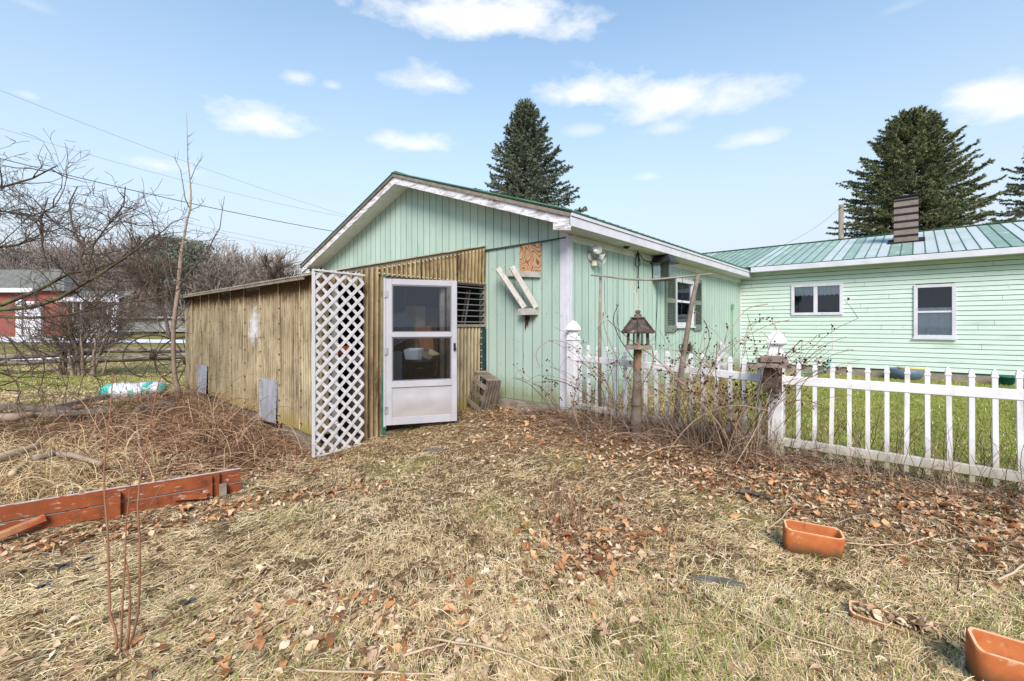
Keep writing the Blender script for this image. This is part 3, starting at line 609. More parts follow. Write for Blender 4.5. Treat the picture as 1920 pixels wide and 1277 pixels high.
# hanging basket of dead plants on the wall and a wire fan trellis
c = spt(1293, 650, .16); bs = thing('wall_basket', 'wire wall basket full of dead brown plants under the garage window', 'basket', (A0.x, A0.y, 0), GROT)
mb = MB(); 
for k in range(9):
    t = math.pi * k / 8; mb.tube([c + Vector((-.14 + .15 * math.sin(t) * math.cos(u) * 1, .24 * math.cos(t) * math.cos(u), -.24 * math.sin(u) + .05)) for u in [i * math.pi / 2 / 6 for i in range(7)]], .006, 4)
mb.tube([c + Vector((-.14 + .15 * math.sin(math.pi * k / 12), .24 * math.cos(math.pi * k / 12), .05)) for k in range(13)], .008, 4); mb.build('wire_frame', X['blackmet'], bs)
mb = MB()
for k in range(150):
    p = c + Vector((random.uniform(-.13, .0), random.uniform(-.2, .2), random.uniform(-.15, .04))); mb.tube([p, p + Vector((random.uniform(-.03, .1), random.uniform(-.12, .12), random.uniform(-.08, .13)))], .005, 3, False)
mb.build('dead_plant', mat('dead_foliage', [lin(52, 38, 30), lin(104, 80, 60)], 20, attr=.8), bs)
mb = MB(); c = spt(1355, 672, .10)
for i in range(-3, 4):
    for s2 in (1, -1):
        pts = []
        for k in range(13):
            t = k / 12; wdt = .30 * math.sin(math.pi * (.2 + .75 * t)); pts.append(c + Vector((.02 * s2, wdt * (i / 3.2) + .045 * s2 * math.sin(t * math.pi * 7), -.40 + .85 * t)))
        mb.tube(pts, .007, 4, False)
o = mb.build('wire_trellis', X['white'], None); o.location = (A0.x, A0.y, 0); o.rotation_euler = (0, 0, GROT); tag(o, 'white fan-shaped wire trellis against the garage side wall behind the picket fence', 'trellis')

# ================================================================== HOUSE
hou = thing('house', 'long low house with pale green horizontal lap siding and a faded green ribbed metal roof', 'house', (A0.x, A0.y, 0), GROT)
HX1 = 15.0; Y0 = LG; HB, HT = .29, 2.98
wins = [on_front(1484, 531, Y0) + on_front(1581, 590, Y0), on_front(1713, 532, Y0) + on_front(1793, 634, Y0)]
wins = [(a, c_, d, b) for a, b, c_, d in wins]                 # x0, x1, z0, z1
zavg = lambda px, py: on_front(px, py, Y0)[1]
wins[0] = (wins[0][0], wins[0][1], zavg(1532, 591), zavg(1532, 532)); wins[1] = (wins[1][0], wins[1][1], zavg(1753, 634), zavg(1753, 533))
mb = MB(); lap = .112; z = HB
while z < HT - .01:
    z2 = min(z + lap, HT); mb.rv = random.random()
    xs = [.0]; 
    for (a, b, c0, c1) in wins:
        if c0 + .03 < z + .05 < c1 - .0: xs += [a + .03, b - .03]
    xs.append(HX1)
    for a, b in zip(xs[::2], xs[1::2]):
        zc = z + .013; mb.quad((a, Y0 - .022, zc), (b, Y0 - .022, zc), (b, Y0 - .010, z2), (a, Y0 - .010, z2)); mb.mi = 1; mb.quad((a, Y0 - .003, zc), (b, Y0 - .003, zc), (b, Y0 - .022, zc), (a, Y0 - .022, zc)); mb.quad((a, Y0 - .003, z), (b, Y0 - .003, z), (b, Y0 - .003, zc), (a, Y0 - .003, zc)); mb.mi = 0  # dark recess faces paint the shadow line under each lap
    z = z2
zz = HB; mb.mi = 1
while zz < HT - .05:
    for _ in range(3):
        xj = random.uniform(.3, HX1 - .5)
        if not any(w_[0] - .1 < xj < w_[1] + .1 for w_ in wins): mb.quad((xj, Y0 - .0235, zz + .014), (xj + .005, Y0 - .0235, zz + .014), (xj + .005, Y0 - .0115, zz + lap), (xj, Y0 - .0115, zz + lap))
    zz += lap
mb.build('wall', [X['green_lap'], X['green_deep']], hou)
mb = MB(); W0 = [0.0] + [v for w_ in wins for v in (w_[0] + .04, w_[1] - .04)] + [HX1]
for a, b in zip(W0[::2], W0[1::2]): mb.box(a, b, Y0 + .0, Y0 + .12, HB - .02, HT)
for w_ in wins: mb.box(w_[0] + .04, w_[1] - .04, Y0 + .0, Y0 + .12, HB - .02, w_[2] + .04); mb.box(w_[0] + .04, w_[1] - .04, Y0, Y0 + .12, w_[3] - .04, HT)
mb.box(HX1 - .1, HX1, Y0 + .12, Y0 + 8, HB, HT); mb.box(0, HX1, Y0 + 8, Y0 + 8.1, HB, HT); mb.box(0, .1, Y0 + .12, Y0 + 8, HB, HT)
mb.build('wall', X['green_deep'], hou)
mb = MB(); mb.box(.05, HX1, Y0 + .01, Y0 + .2, -.1, HB - .021); mb.build('foundation', X['concrete'], hou)
HE, HR, HRY = 3.10, 4.30, Y0 + 4.0
dvh = Vector((0, HRY - (Y0 - .4), HR - HE)); 
mb = MB(); rib_roof(mb, (-8.2, Y0 - .42, HE + .02), (1, 0, 0), dvh.normalized(), 103, HX1 + .4 + 8.2, dvh.length + .02)
rib_roof(mb, (-8.2, HRY + 4.4, HE + .02), (1, 0, 0), Vector((0, -dvh.y, dvh.z)).normalized(), 103, HX1 + .4 + 8.2, dvh.length + .02)
mb.mi = 2; mb.beam((-8.2, HRY, HR + .035), (HX1 + .4, HRY, HR + .035), .2, .022); mb.build('roof', [X['roofgreen'], X['roofrib'], X['roofedge']], hou)
mb = MB(); mb.box(OVX + .06, HX1 + .4, Y0 - .42, Y0 - .395, HE - .14, HE + .0); mb.build('fascia', X['white'], hou, .003)
mb = MB(); mb.box(OVX + .03, HX1 + .38, Y0 - .395, Y0 - .0, HE - .13, HE - .115); mb.box(.0, HX1, Y0 - .0185, Y0, HT, HE - .13); mb.build('soffit', X['soffit'], hou)
def hwin(w_, dbl):
    x0, x1, z0, z1 = w_; fr = .075; yb = Y0 - .05
    m = MB()
    for a, b, c0, c1 in ((x0, x0 + fr, z0, z1), (x1 - fr, x1, z0, z1), (x0 + fr, x1 - fr, z1 - fr, z1), (x0 + fr, x1 - fr, z0, z0 + fr)): m.box(a, b, yb, Y0 + .06, c0, c1)
    if dbl: xm = (x0 + x1) / 2 - .02; m.box(xm - .045, xm + .045, yb + .008, Y0 + .06, z0 + fr, z1 - fr)
    else: m.box(x0 - .02, x1 + .02, yb - .03, yb - .001, z0 - .035, z0 + .0)
    fo = m.build('window', X['white'], hou, .003)
    m = MB(); m.box(x0 + fr, x1 - fr, Y0 - .012, Y0 - .006, z0 + fr, z1 - fr); m.build('pane', X['pane_dark'], fo)
    zm = z0 + (z1 - z0) * .49
    if not dbl:
        m = MB(); m.box(x0 + fr, x1 - fr, yb + .01, Y0 + .02, zm - .022, zm + .022); m.build('sash', X['white'], fo)
    def curtain(a, b, c0, c1):
        m = MB(); m.sm = True; n = int((b - a) / .015)
        vs = []
        for i in range(n + 1):
            x = a + (b - a) * i / n; yy = Y0 + .025 + .012 * math.sin(i * .9) + .008 * math.sin(i * .37); vs += [(x, yy, c0 + .012 * math.sin(i * .9)), (x, yy, c1)]
        m.add(vs, [(2 * i, 2 * i + 2, 2 * i + 3, 2 * i + 1) for i in range(n)]); m.build('curtain', X['curtain'], fo)
    if dbl: curtain(x0 + fr, x1 - fr, z1 - fr - .24, z1 - fr)
    else: curtain(x0 + fr, x1 - fr, z0 + fr, zm + .10)
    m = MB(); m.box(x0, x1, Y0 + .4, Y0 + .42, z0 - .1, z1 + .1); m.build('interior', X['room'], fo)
hwin(wins[0], True); hwin(wins[1], False)
# chimney: stacked bands
slope_n = Vector((0, -(HR - HE), dvh.y)).normalized(); nw = EX * slope_n.x + EY * slope_n.y + Vector((0, 0, slope_n.z))
q = w2g(hit(1699, 452, g2w(0, Y0 - .42, HE + .02), nw)); ztop = q.z + (452 - 372) / F * g2w(q.x, q.y).y
mb = MB(); cw = .26; z = q.z - .25; ch = MB(); X['chim'] = mat('dark_block_chimney', [lin(112, 100, 92), lin(136, 124, 116)], 6, rough=.9, bump=.003); X['chimj'] = mat('black_tar_joint', [lin(30, 30, 34)], rough=.8)
while z < ztop - .02:
    z2 = min(z + .2, ztop); ch.mi = 0; ch.box(q.x - cw, q.x + cw, q.y - cw, q.y + cw, z, z2 - .07); ch.mi = 1; j = random.uniform(0, .012); ch.box(q.x - cw + .006, q.x + cw - .006, q.y - cw + .006, q.y + cw - .006, z2 - .071, z2 + .001); z = z2
ch.mi = 1; ch.box(q.x - cw - .02, q.x + cw + .02, q.y - cw - .02, q.y + cw + .02, ztop, ztop + .03)
ch.add([(q.x - cw - .14, q.y - cw - .14, HE + .03 + (q.y - cw - .14 - Y0 + .42) * .2727 + .02), (q.x + cw + .14, q.y - cw - .14, HE + .03 + (q.y - cw - .14 - Y0 + .42) * .2727 + .02),
        (q.x + cw + .14, q.y + cw + .1, HE + .03 + (q.y + cw + .1 - Y0 + .42) * .2727 + .02), (q.x - cw - .14, q.y + cw + .1, HE + .03 + (q.y + cw + .1 - Y0 + .42) * .2727 + .02)], [(0, 1, 2, 3)])
ch.build('chimney', [X['chim'], X['chimj']], hou)
# things lying along the house wall
def hp(px, py, yl=LG - .35):
    q = hit(px, py, g2w(0, yl), EY); return w2g(q)
def gobj(mb, name, m, label, cat, **k):
    o = mb.build(name, m, None); o.location = (A0.x, A0.y, 0); o.rotation_euler = (0, 0, GROT); return tag(o, label, cat, **k)
def gzl(x, y): p = g2w(x, y); return gz(p.x, p.y)
q = hp(1537, 700); mb = MB(); mb.sm = True; zz = gzl(q.x, q.y)
mb.tube([(q.x - .5 + .1 * k, q.y + .05 * math.sin(k), zz + .03) for k in range(4)] + [(q.x - .1, q.y, zz + .04), (q.x + .1, q.y + .1, zz + .14), (q.x + .2, q.y + .2, zz + .3), (q.x + .22, q.y + .28, zz + .42)], .022, 6)
gobj(mb, 'garden_hose', mat('teal_hose', [lin(84, 160, 158)], rough=.5), 'teal garden hose coming down the house wall behind the white fence', 'hose')
q0 = hp(1664, 712); q1 = hp(1732, 716); zz = gzl(q0.x, q0.y) + .02; xm = (q0.x + q1.x) / 2
mb = MB(); mb.sm = True; mb.lathe([(.05, 0), (.46, .0), (.56, .12), (.60, .26), (.57, .26), (.5, .06), (.05, .05)], (xm, q0.y, zz), 24, sx=(q1.x - q0.x) / 1.15, sy=.55); gobj(mb, 'wading_pool', mat('slate_blue_plastic', [lin(74, 92, 112), lin(100, 116, 134)], 5, rough=.5), 'dark blue grey plastic tub lying by the house foundation', 'tub')
mb = MB(); mb.sm = True; mb.lathe([(.02, .06), (.22, .05), (.2, .0), (.02, -.01)], (xm + .12, q0.y + .02, zz + .24), 12, sx=1.3, sy=.6); gobj(mb, 'lid', mat('yellow_plastic', [lin(222, 186, 110)], rough=.6), 'faded yellow lid resting in the blue grey tub', 'lid')
q = hp(1884, 724); zz = gzl(q.x, q.y) + .02; mb = MB(); mb.sm = True; mb.lathe([(.12, 0), (.16, .16), (.18, .16), (.185, .2), (.17, .2), (.14, .03)], (q.x, q.y, zz), 16); gobj(mb, 'plant_pot', mat('dark_green_plastic', [lin(24, 92, 88)], rough=.5), 'dark green plastic pot standing by the house foundation', 'pot')

# ================================================================== GREENHOUSE LEAN-TO
JX = on_front(910, 600)[0]; KY = -3.118; GWL = -7.88 - 0; GX0 = JX - 6.12
gh = thing('greenhouse', 'lean-to greenhouse of grimy brown corrugated fibreglass built against the green garage gable', 'greenhouse', (A0.x, A0.y, 0), GROT)
def corr(mb, fn, u0, u1, zb, zt, wl=.070, amp=.013, jag=0.0, flip=False):
    """one corrugated sheet; fn(u, d, z)"""
    n = max(int((u1 - u0) / wl * 8), 8); vs = []; nz = 5; ph = random.random() * 6
    for i in range(n + 1):
        u = u0 + (u1 - u0) * i / n; zt_ = zt(u) if callable(zt) else zt; zb_ = (zb(u) if callable(zb) else zb) + jag * (mnoise.noise(Vector((u * 3, ph, 0))))
        for k in range(nz + 1):
            t = k / nz; vs.append(fn(u, amp * math.sin(2 * math.pi * u / wl) + .010 * math.sin(t * 3 + ph) , zb_ + (zt_ - zb_) * t))
    fs = [(i * (nz + 1) + k, (i + 1) * (nz + 1) + k, (i + 1) * (nz + 1) + k + 1, i * (nz + 1) + k + 1) for i in range(n) for k in range(nz)]
    b0 = len(mb.f); mb.add(vs, fs, smooth=True); bs_ = random.uniform(-.12, .12)
    for q_, (i, k) in enumerate([(i, k) for i in range(n) for k in range(nz)]):
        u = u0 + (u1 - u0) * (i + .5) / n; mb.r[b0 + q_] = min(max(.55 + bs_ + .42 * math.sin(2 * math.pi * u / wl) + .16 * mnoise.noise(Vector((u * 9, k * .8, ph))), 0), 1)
def gf(u, d, z): return (u, KY - d, z)                   # long wall, outward = -y
def gs(u, d, z): return (JX + d, u, z)                   # door wall, outward = +x
# long wall: overlapping sheets
TOPL = 2.03; hatch1 = None
def fx(px, py): q = w2g(hit(px, py, g2w(0, KY), EY)); return q.x, q.z
h1 = [fx(375, 690)[0], fx(392, 690)[0], fx(383, 736)[1], fx(383, 684)[1]]; h2 = [fx(492, 740)[0], fx(524, 740)[0], fx(508, 788)[1], fx(508, 711)[1]]
botl = lambda u: .03 + (JX - u) / 6.12 * .10 - .04
seams = [fx(p, 700)[0] for p in (348, 363, 379, 395, 414, 436, 461, 491, 526, 567, 589)]
seams[0] = GX0; seams[-1] = JX
screws = MB(); seam = MB()
for i, (a, b) in enumerate(zip(seams, seams[1:])):
    mb = MB(); mb.rv = random.random(); off = .006 * (i % 2)
    f2 = lambda u, d, z, o=off: gf(u, d + o, z)
    mid = (a + b) / 2; hh = h1 if a - .02 < (h1[0] + h1[1]) / 2 < b + .02 else (h2 if a - .02 < (h2[0] + h2[1]) / 2 < b + .02 else None)
    jb = (lambda u, k=random.uniform(-.03, .03): botl(u) + k)
    if hh: corr(mb, f2, a - .03, b + .01, hh[3] - .01, TOPL)
    else: corr(mb, f2, a - .03, b + .01, jb, TOPL, jag=.02)
    if hh:
        for (p, q_) in ((a - .03, max(hh[0], a - .02)), (min(hh[1], b), b + .01)):
            if q_ - p > .02: corr(mb, f2, p, q_, jb, hh[3], jag=.02)
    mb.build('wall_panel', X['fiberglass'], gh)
    if i: seam.rv = random.random(); seam.beam((a - .022, KY - .024 - .004 * (i % 2), jb(a) + .02), (a - .022 + random.uniform(-.006, .006), KY - .024, TOPL), .012, .010, up=(0, 1, 0))
    for k in range(9): screws.box(a - .005, a + .005, KY - .030, KY - .012, botl(a) + .1 + k * .22, botl(a) + .110 + k * .22)
tag(seam.build('seam_edges', mat('pale_lap_edge', [lin(150, 132, 98), lin(206, 190, 156)], 9, (1, 1, .5), .8), gh), kind='stuff')
mb = MB(); mb.rv = .9
for k in range(18): screws.box(seams[0] + k * .34, seams[0] + k * .34 + .01, KY - .03, KY - .01, TOPL - .06, TOPL - .05)
# splash of white paint
X['splash'] = bpy.data.materials.new('white_splash'); X['splash'].use_nodes = True; q_ = X['splash'].node_tree; nn = q_.nodes; ll = q_.links.new; nn.clear()
so = nn.new('ShaderNodeOutputMaterial'); sb = nn.new('ShaderNodeBsdfDiffuse'); sb.inputs[0].default_value = lin(206, 206, 208); st_ = nn.new('ShaderNodeBsdfTransparent'); sm = nn.new('ShaderNodeMixShader')
stc = nn.new('ShaderNodeTexCoord'); sno = nn.new('ShaderNodeTexNoise'); sno.inputs['Scale'].default_value = 9; sno.inputs['Detail'].default_value = 8; ll(stc.outputs['Object'], sno.inputs['Vector'])
ssx = nn.new('ShaderNodeSeparateXYZ'); ll(stc.outputs['UV'], ssx.inputs[0])
sxa, sza = fx(464, 585); sxb, szb = fx(494, 655)
svd = nn.new('ShaderNodeVectorMath'); svd.operation = 'DISTANCE'; smp = nn.new('ShaderNodeMapping'); smp.inputs['Scale'].default_value = (1.0, 0, .85); ll(stc.outputs['Object'], smp.inputs[0]); ll(smp.outputs[0], svd.inputs[0])
svd.inputs[1].default_value = ((sxa + sxb) / 2, 0, (sza * .6 + szb * .4) * .85)
sma = nn.new('ShaderNodeMath'); sma.operation = 'MULTIPLY_ADD'; ll(sno.outputs['Fac'], sma.inputs[0]); sma.inputs[1].default_value = .9; 
smb = nn.new('ShaderNodeMath'); smb.operation = 'MULTIPLY'; ll(svd.outputs['Value'], smb.inputs[0]); smb.inputs[1].default_value = -1.7; ll(smb.outputs[0], sma.inputs[2])
smr = nn.new('ShaderNodeMapRange'); smr.clamp = True; smr.inputs['From Min'].default_value = -.04; smr.inputs['From Max'].default_value = .34; ll(sma.outputs[0], smr.inputs[0]); smr.inputs['To Max'].default_value = .78; ll(smr.outputs[0], sm.inputs[0]); ll(st_.outputs[0], sm.inputs[1]); ll(sb.outputs[0], sm.inputs[2]); ll(sm.outputs[0], so.inputs[0])
mb = MB(); corr(mb, lambda u, d, z: gf(u, d + .0145, z), sxa - .12, sxb + .06, szb - .1, sza + .15); mb.build('paint_splash', X['splash'], gh)
# hatches of dull metal
for h in (h1, h2):
    mb = MB(); n = 6; vs = []
    for i in range(n + 1):
        for k in range(n + 1):
            u = h[0] + (h[1] - h[0]) * i / n; z = h[2] + (h[3] - h[2]) * k / n; vs.append((u, KY - .03 - .02 * (1 - k / n) + .008 * mnoise.noise(Vector((u * 6, z * 6, 3))), z))
    mb.add(vs, [(i * (n + 1) + k, (i + 1) * (n + 1) + k, (i + 1) * (n + 1) + k + 1, i * (n + 1) + k + 1) for i in range(n) for k in range(n)], smooth=True)
    for k in range(7):
        for u in (h[0] + .02, h[1] - .02): mb.box(u - .006, u + .006, KY - .062, KY - .03, h[2] + .04 + k * (h[3] - h[2] - .07) / 6, h[2] + .052 + k * (h[3] - h[2] - .07) / 6)
    mb.build('hatch', X['galv'], gh)
    mb = MB(); mb.box(h[0] - .02, h[1] + .03, KY + .03, KY + .05, h[2] - .1, h[3] + .05); mb.build('hatch_backing', X['rust'], gh)
mb = MB(); mb.box(GX0, JX, KY + .03, KY + .09, -.28, .12); mb.box(JX - .09, JX - .03, KY + .09, -1.5, -.28, -.16); mb.build('sill_board', X['greywood'], gh)
# roof sheet: from the garage wall (z 2.84) down to the long wall (z 2.05)
RT, RB = 2.83, 2.06
def rz_(y): return RT + (RB - RT) * (-y) / (-KY)
mb = MB(); n = 360; vs = []; x0, x1 = GX0 - .12, JX + .04; ny = 8
for i in range(n + 1):
    x = x0 + (x1 - x0) * i / n
    for k in range(ny + 1):
        y = .0 + (KY - .16) * k / ny - .002; vs.append((x, y, rz_(y) + .012 + .010 * math.sin(2 * math.pi * x / .067) + .008 * mnoise.noise(Vector((x * 1.5, y * 2, 0)))))
mb.add(vs, [(i * (ny + 1) + k, i * (ny + 1) + k + 1, (i + 1) * (ny + 1) + k + 1, (i + 1) * (ny + 1) + k) for i in range(n) for k in range(ny)], smooth=True); mb.build('roof', X['fiber_roof'], gh)
mb = MB(); mb.box(GX0 - .1, JX + .02, KY - .155, KY - .13, RB - .075, RB - .045); mb.box(GX0, JX - .01, KY + .0, KY + .08, RB - .10, RB - .04)
mb.beam((JX - .02, -.01, rz_(0) - .035), (JX - .02, KY, rz_(KY) - .035), .05, .05); mb.beam((GX0, -.01, rz_(0) - .035), (GX0, KY, rz_(KY) - .035), .05, .05)
for k in range(1, 6): xx = JX - k * 1.02; mb.beam((xx, -.01, rz_(0) - .045), (xx, KY + .02, rz_(KY) - .045), .04, .08)
mb.build('rafter', X['greywood'], gh)
# end wall (far left)
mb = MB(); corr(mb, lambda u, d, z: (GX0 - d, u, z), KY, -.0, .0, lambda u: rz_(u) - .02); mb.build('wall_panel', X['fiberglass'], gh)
# door wall. landmarks along y
def dy(px): return w2g(hit(px, 600, g2w(JX, 0), EX)).y
def dz(px, py): return w2g(hit(px, py, g2w(JX, 0), EX)).z
y_op0, y_op1 = dy(617), dy(680)                          # opening hidden behind the lattice
y_h = dy(722); y_l0 = dy(857); y_l1 = dy(911); y_r1 = dy(902)
HEAD = 2.13
top = lambda u: rz_(u) - .03
screw2 = MB()
def dpanel(u0, u1, zb, zt, m='fiber_dark', off=0.0, wl=.082, jag=.0):
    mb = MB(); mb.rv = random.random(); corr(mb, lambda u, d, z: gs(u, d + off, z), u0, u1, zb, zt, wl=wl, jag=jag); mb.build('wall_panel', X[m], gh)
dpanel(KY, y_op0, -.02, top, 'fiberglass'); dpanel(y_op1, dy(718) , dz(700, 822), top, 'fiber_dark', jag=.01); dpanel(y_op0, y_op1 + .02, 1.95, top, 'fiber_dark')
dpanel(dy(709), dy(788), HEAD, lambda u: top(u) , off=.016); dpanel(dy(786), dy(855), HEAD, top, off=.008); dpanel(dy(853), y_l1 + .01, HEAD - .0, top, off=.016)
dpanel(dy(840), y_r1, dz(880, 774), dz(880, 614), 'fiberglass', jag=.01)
for k in range(26):
    y = dy(709) + k * (y_l1 - dy(709)) / 26
    for zz in (top(y) - .035, HEAD + .03): screw2.box(JX + .022, JX + .040, y - .007, y + .007, zz - .007, zz + .007)
for k in range(12): screw2.box(JX + .012, JX + .03, y_r1 - .02, y_r1 - .006, .08 + k * .11, .092 + k * .11)
mb = MB()
for px_, w_ in ((788, .012), (855, .016), (709, .010)):
    yj = dy(px_); mb.box(JX + .030, JX + .036, yj - w_ / 2, yj + w_ / 2, HEAD + .0, top(yj) - .01)
tag(mb.build('joints', X['rust'], gh), kind='stuff')
tag(screw2.build('screw_heads', mat('pale_screws', [lin(216, 200, 160)], rough=.5), gh), kind='stuff')
tag(screws.build('screw_heads', X['rust'], gh), kind='stuff')
mb = MB(); mb.beam((JX - .03, dy(719), -.18), (JX - .03, dy(719), HEAD + .05), .07, .07); mb.build('door_post', X['darkpaint'], gh)
mb = MB(); mb.box(JX + .018, JX + .03, dy(716), dy(722.5), -.1, HEAD + .01); mb.build('door_jamb', X['darkpaint'], gh)
mb = MB(); mb.beam((JX - .03, dy(846), -.18), (JX - .03, dy(846), HEAD + .05), .07, .09); mb.beam((JX - .035, dy(718) + .04, HEAD + .02), (JX - .035, y_l1, HEAD + .02), .06, .09); mb.build('door_post', X['greywood'], gh)
mb = MB(); mb.box(JX - .06, JX + .03, y_r1 + .01, y_l1 + .03, -.1, dz(905, 616)); mb.build('corner_post', X['bluepost'], gh)
mb = MB(); mb.box(JX - .012, JX + .034, y_l1 + .012, y_l1 + .03, dz(905, 616), 2.80); mb.box(JX + .012, JX + .02, y_r1 - .0, y_r1 + .012, .0, dz(905, 616)); mb.build('edge_trim', X['darkpaint'], gh)
# louvred window
lz0, lz1 = dz(880, 613), dz(880, 529)
mb = MB()
for a, b, c0, c1 in ((y_l0 - .1, y_l1, lz1 - .03, lz1), (y_l0 - .1, y_l1, lz0, lz0 + .045), (y_l1 - .05, y_l1, lz0 + .045, lz1 - .03), (y_l0 - .1, y_l0 - .05, lz0 + .045, lz1 - .03)): mb.box(JX - .05, JX + .028, a, b, c0, c1)
lf = mb.build('louvre_window', X['greywood'], gh)
for k in range(7):
    z = lz0 + .08 + k * (lz1 - lz0 - .12) / 6.6; mb = MB(); mb.add([(JX - .05, y_l0 - .05, z + .012), (JX - .05, y_l1 - .05, z + .012), (JX + .02, y_l1 - .05, z), (JX + .02, y_l0 - .05, z), (JX - .05, y_l0 - .05, z + .020), (JX - .05, y_l1 - .05, z + .020), (JX + .02, y_l1 - .05, z + .010), (JX + .02, y_l0 - .05, z + .010)],
       [(0, 1, 2, 3), (7, 6, 5, 4), (3, 2, 6, 7), (0, 4, 5, 1)]); mb.build('slat', mat('louvre_glass%d' % k if 0 else 'louvre_glass', [lin(120, 122, 124)], rough=.2) if k == 0 else bpy.data.materials['louvre_glass'], lf)
# storm door, hinged at its left edge and standing ajar
H = w2g(at(723.5, 600, 6.60)); E = w2g(at(856.5, 600, 6.93)); dv = Vector((E.x - H.x, E.y - H.y, 0)); DW = dv.length; ang = math.atan2(dv.y, dv.x)
sdm = Matrix.Translation((H.x, H.y, 0)) @ Matrix.Rotation(ang, 4, 'Z')
DZ0, DZ1 = -.045, 2.085
def dbox(mb, a, b, c0, c1, t0=-.02, t1=.02):
    vs = [sdm @ Vector(p) for p in ((a, t0, c0), (b, t0, c0), (b, t1, c0), (a, t1, c0), (a, t0, c1), (b, t0, c1), (b, t1, c1), (a, t1, c1))]
    mb.add(vs, [(0, 3, 2, 1), (4, 5, 6, 7), (0, 1, 5, 4), (1, 2, 6, 5), (2, 3, 7, 6), (3, 0, 4, 7)])
st = .085; zr1 = 1.40 - (570 - 611) / F * 0 - (627.5 - HY) / F * 6.75; zr2 = 1.40 - (719 - HY) / F * 6.75
mb = MB(); dbox(mb, 0, st, DZ0, DZ1); dbox(mb, DW - st, DW, DZ0, DZ1); dbox(mb, st, DW - st, DZ1 - .085, DZ1); dbox(mb, st, DW - st, DZ0, DZ0 + .11)
dbox(mb, st - .01, DW - st + .01, zr1 - .035, zr1 + .035, -.028, .02); dbox(mb, st - .01, DW - st + .01, zr2 - .045, zr2 + .045, -.028, .02)
sd_ = mb.build('storm_door', X['alu'], gh, .004)
mb = MB(); dbox(mb, -.035, -.003, DZ0 - .02, DZ1 + .01, -.01, .03); mb.build('hinge_rail', X['alu'], sd_)
mb = MB(); 
for (z0, z1) in ((zr1 + .035, DZ1 - .085), (zr2 + .045, zr1 - .035)): dbox(mb, st, DW - st, z0, z1, -.002, .002)
mb.build('pane', X['pane_clear'], sd_)
mb = MB()
for (z0, z1) in ((zr1 + .035, DZ1 - .085), (zr2 + .045, zr1 - .035)):
    for a, b, c0, c1 in ((st, st + .016, z0, z1), (DW - st - .016, DW - st, z0, z1), (st + .016, DW - st - .016, z1 - .016, z1), (st + .016, DW - st - .016, z0, z0 + .016)): dbox(mb, a, b, c0, c1, -.012, .012)
mb.build('sash', mat('grey_gasket', [lin(110, 110, 116)], rough=.5), sd_)
mb = MB(); n = 14; vs = []
za, zb_ = DZ0 + .11, zr2 - .045
for i in range(n + 1):
    for k in range(n + 1):
        u = st + (DW - 2 * st) * i / n; z = za + (zb_ - za) * k / n; e_ = min(i, n - i, k, n - k) / n
        vs.append(sdm @ Vector((u, -.008 + .022 * min(e_ * 4, 1) * mnoise.noise(Vector((u * 4, z * 5, 2))), z)))
mb.add(vs, [(i * (n + 1) + k, (i + 1) * (n + 1) + k, (i + 1) * (n + 1) + k + 1, i * (n + 1) + k + 1) for i in range(n) for k in range(n)], smooth=True); mb.build('kick_panel', X['kick'], sd_)
for z in (.18, 1.03, 1.86):
    mb = MB(); dbox(mb, -.02, .03, z - .05, z + .05, -.032, -.0205); mb.build('hinge', X['galv'], sd_)
mb = MB(); dbox(mb, DW - .055, DW - .025, 1.03, 1.14, -.045, -.02); p = sdm @ Vector((DW - .045, -.03, 1.07)); q = sdm @ Vector((DW - .045, -.07, 1.07)); mb.tube([p, q], .012, 8); dbox(mb, DW - .06, DW - .02, 1.05, 1.075, -.075, -.06); mb.build('handle', X['blackmet'], sd_)
# interior floor and things stored inside
mb = MB(); mb.box(GX0 + .05, JX - .1, KY + .1, -.02, -.2, -.12); mb.build('floor', X['rot'], gh)
mb = MB(); mb.prism([(KY + .1, -.12), (-.05, -.12), (-.05, 2.72), (KY + .1, 2.0)], lambda u, v, t: (t, u, v), JX - 2.4, JX - 2.37); mb.build('partition', X['room'], gh)
def gthing(name, label, cat): return thing(name, label, cat, (A0.x, A0.y, 0), GROT)
mb = MB(); mb.box(JX - 2.36, JX - .12, -.05, -.03, -.12, 2.66); mb.build('interior_shade_sheet', X['room'], gh)  # added dark sheet stands for the shade at the greenhouse back
din = lambda px, x: w2g(hit(px, 600, g2w(x, 0), EX)).y
diz = lambda px, py, x: w2g(hit(px, py, g2w(x, 0), EX)).z
bx = JX - .55; by = din(787, bx)
tc_ = gthing('trash_can', 'black plastic trash can filled with rubbish behind the storm door glass', 'trash can')
mb = MB(); mb.sm = True; mb.lathe([(.21, 0), (.26, .80), (.285, .80), (.29, .86), (.27, .86), (.25, .82), (.2, .03)], (bx, by, -.02), 22); mb.build('bin', X['blackpl'], tc_)
mb = MB(); mb.tube([(bx + .29 * math.cos(t), by + .29 * math.sin(t), .70) for t in (-.9, -.75, -.6, -.45)], .014, 6); mb.build('handle', X['blackpl'], tc_); mb = MB(); mb.tube([(bx + .29 * math.cos(t), by + .29 * math.sin(t), .70) for t in (-2.6, -2.45, -2.3)], .014, 6); mb.build('handle', X['blackpl'], tc_)
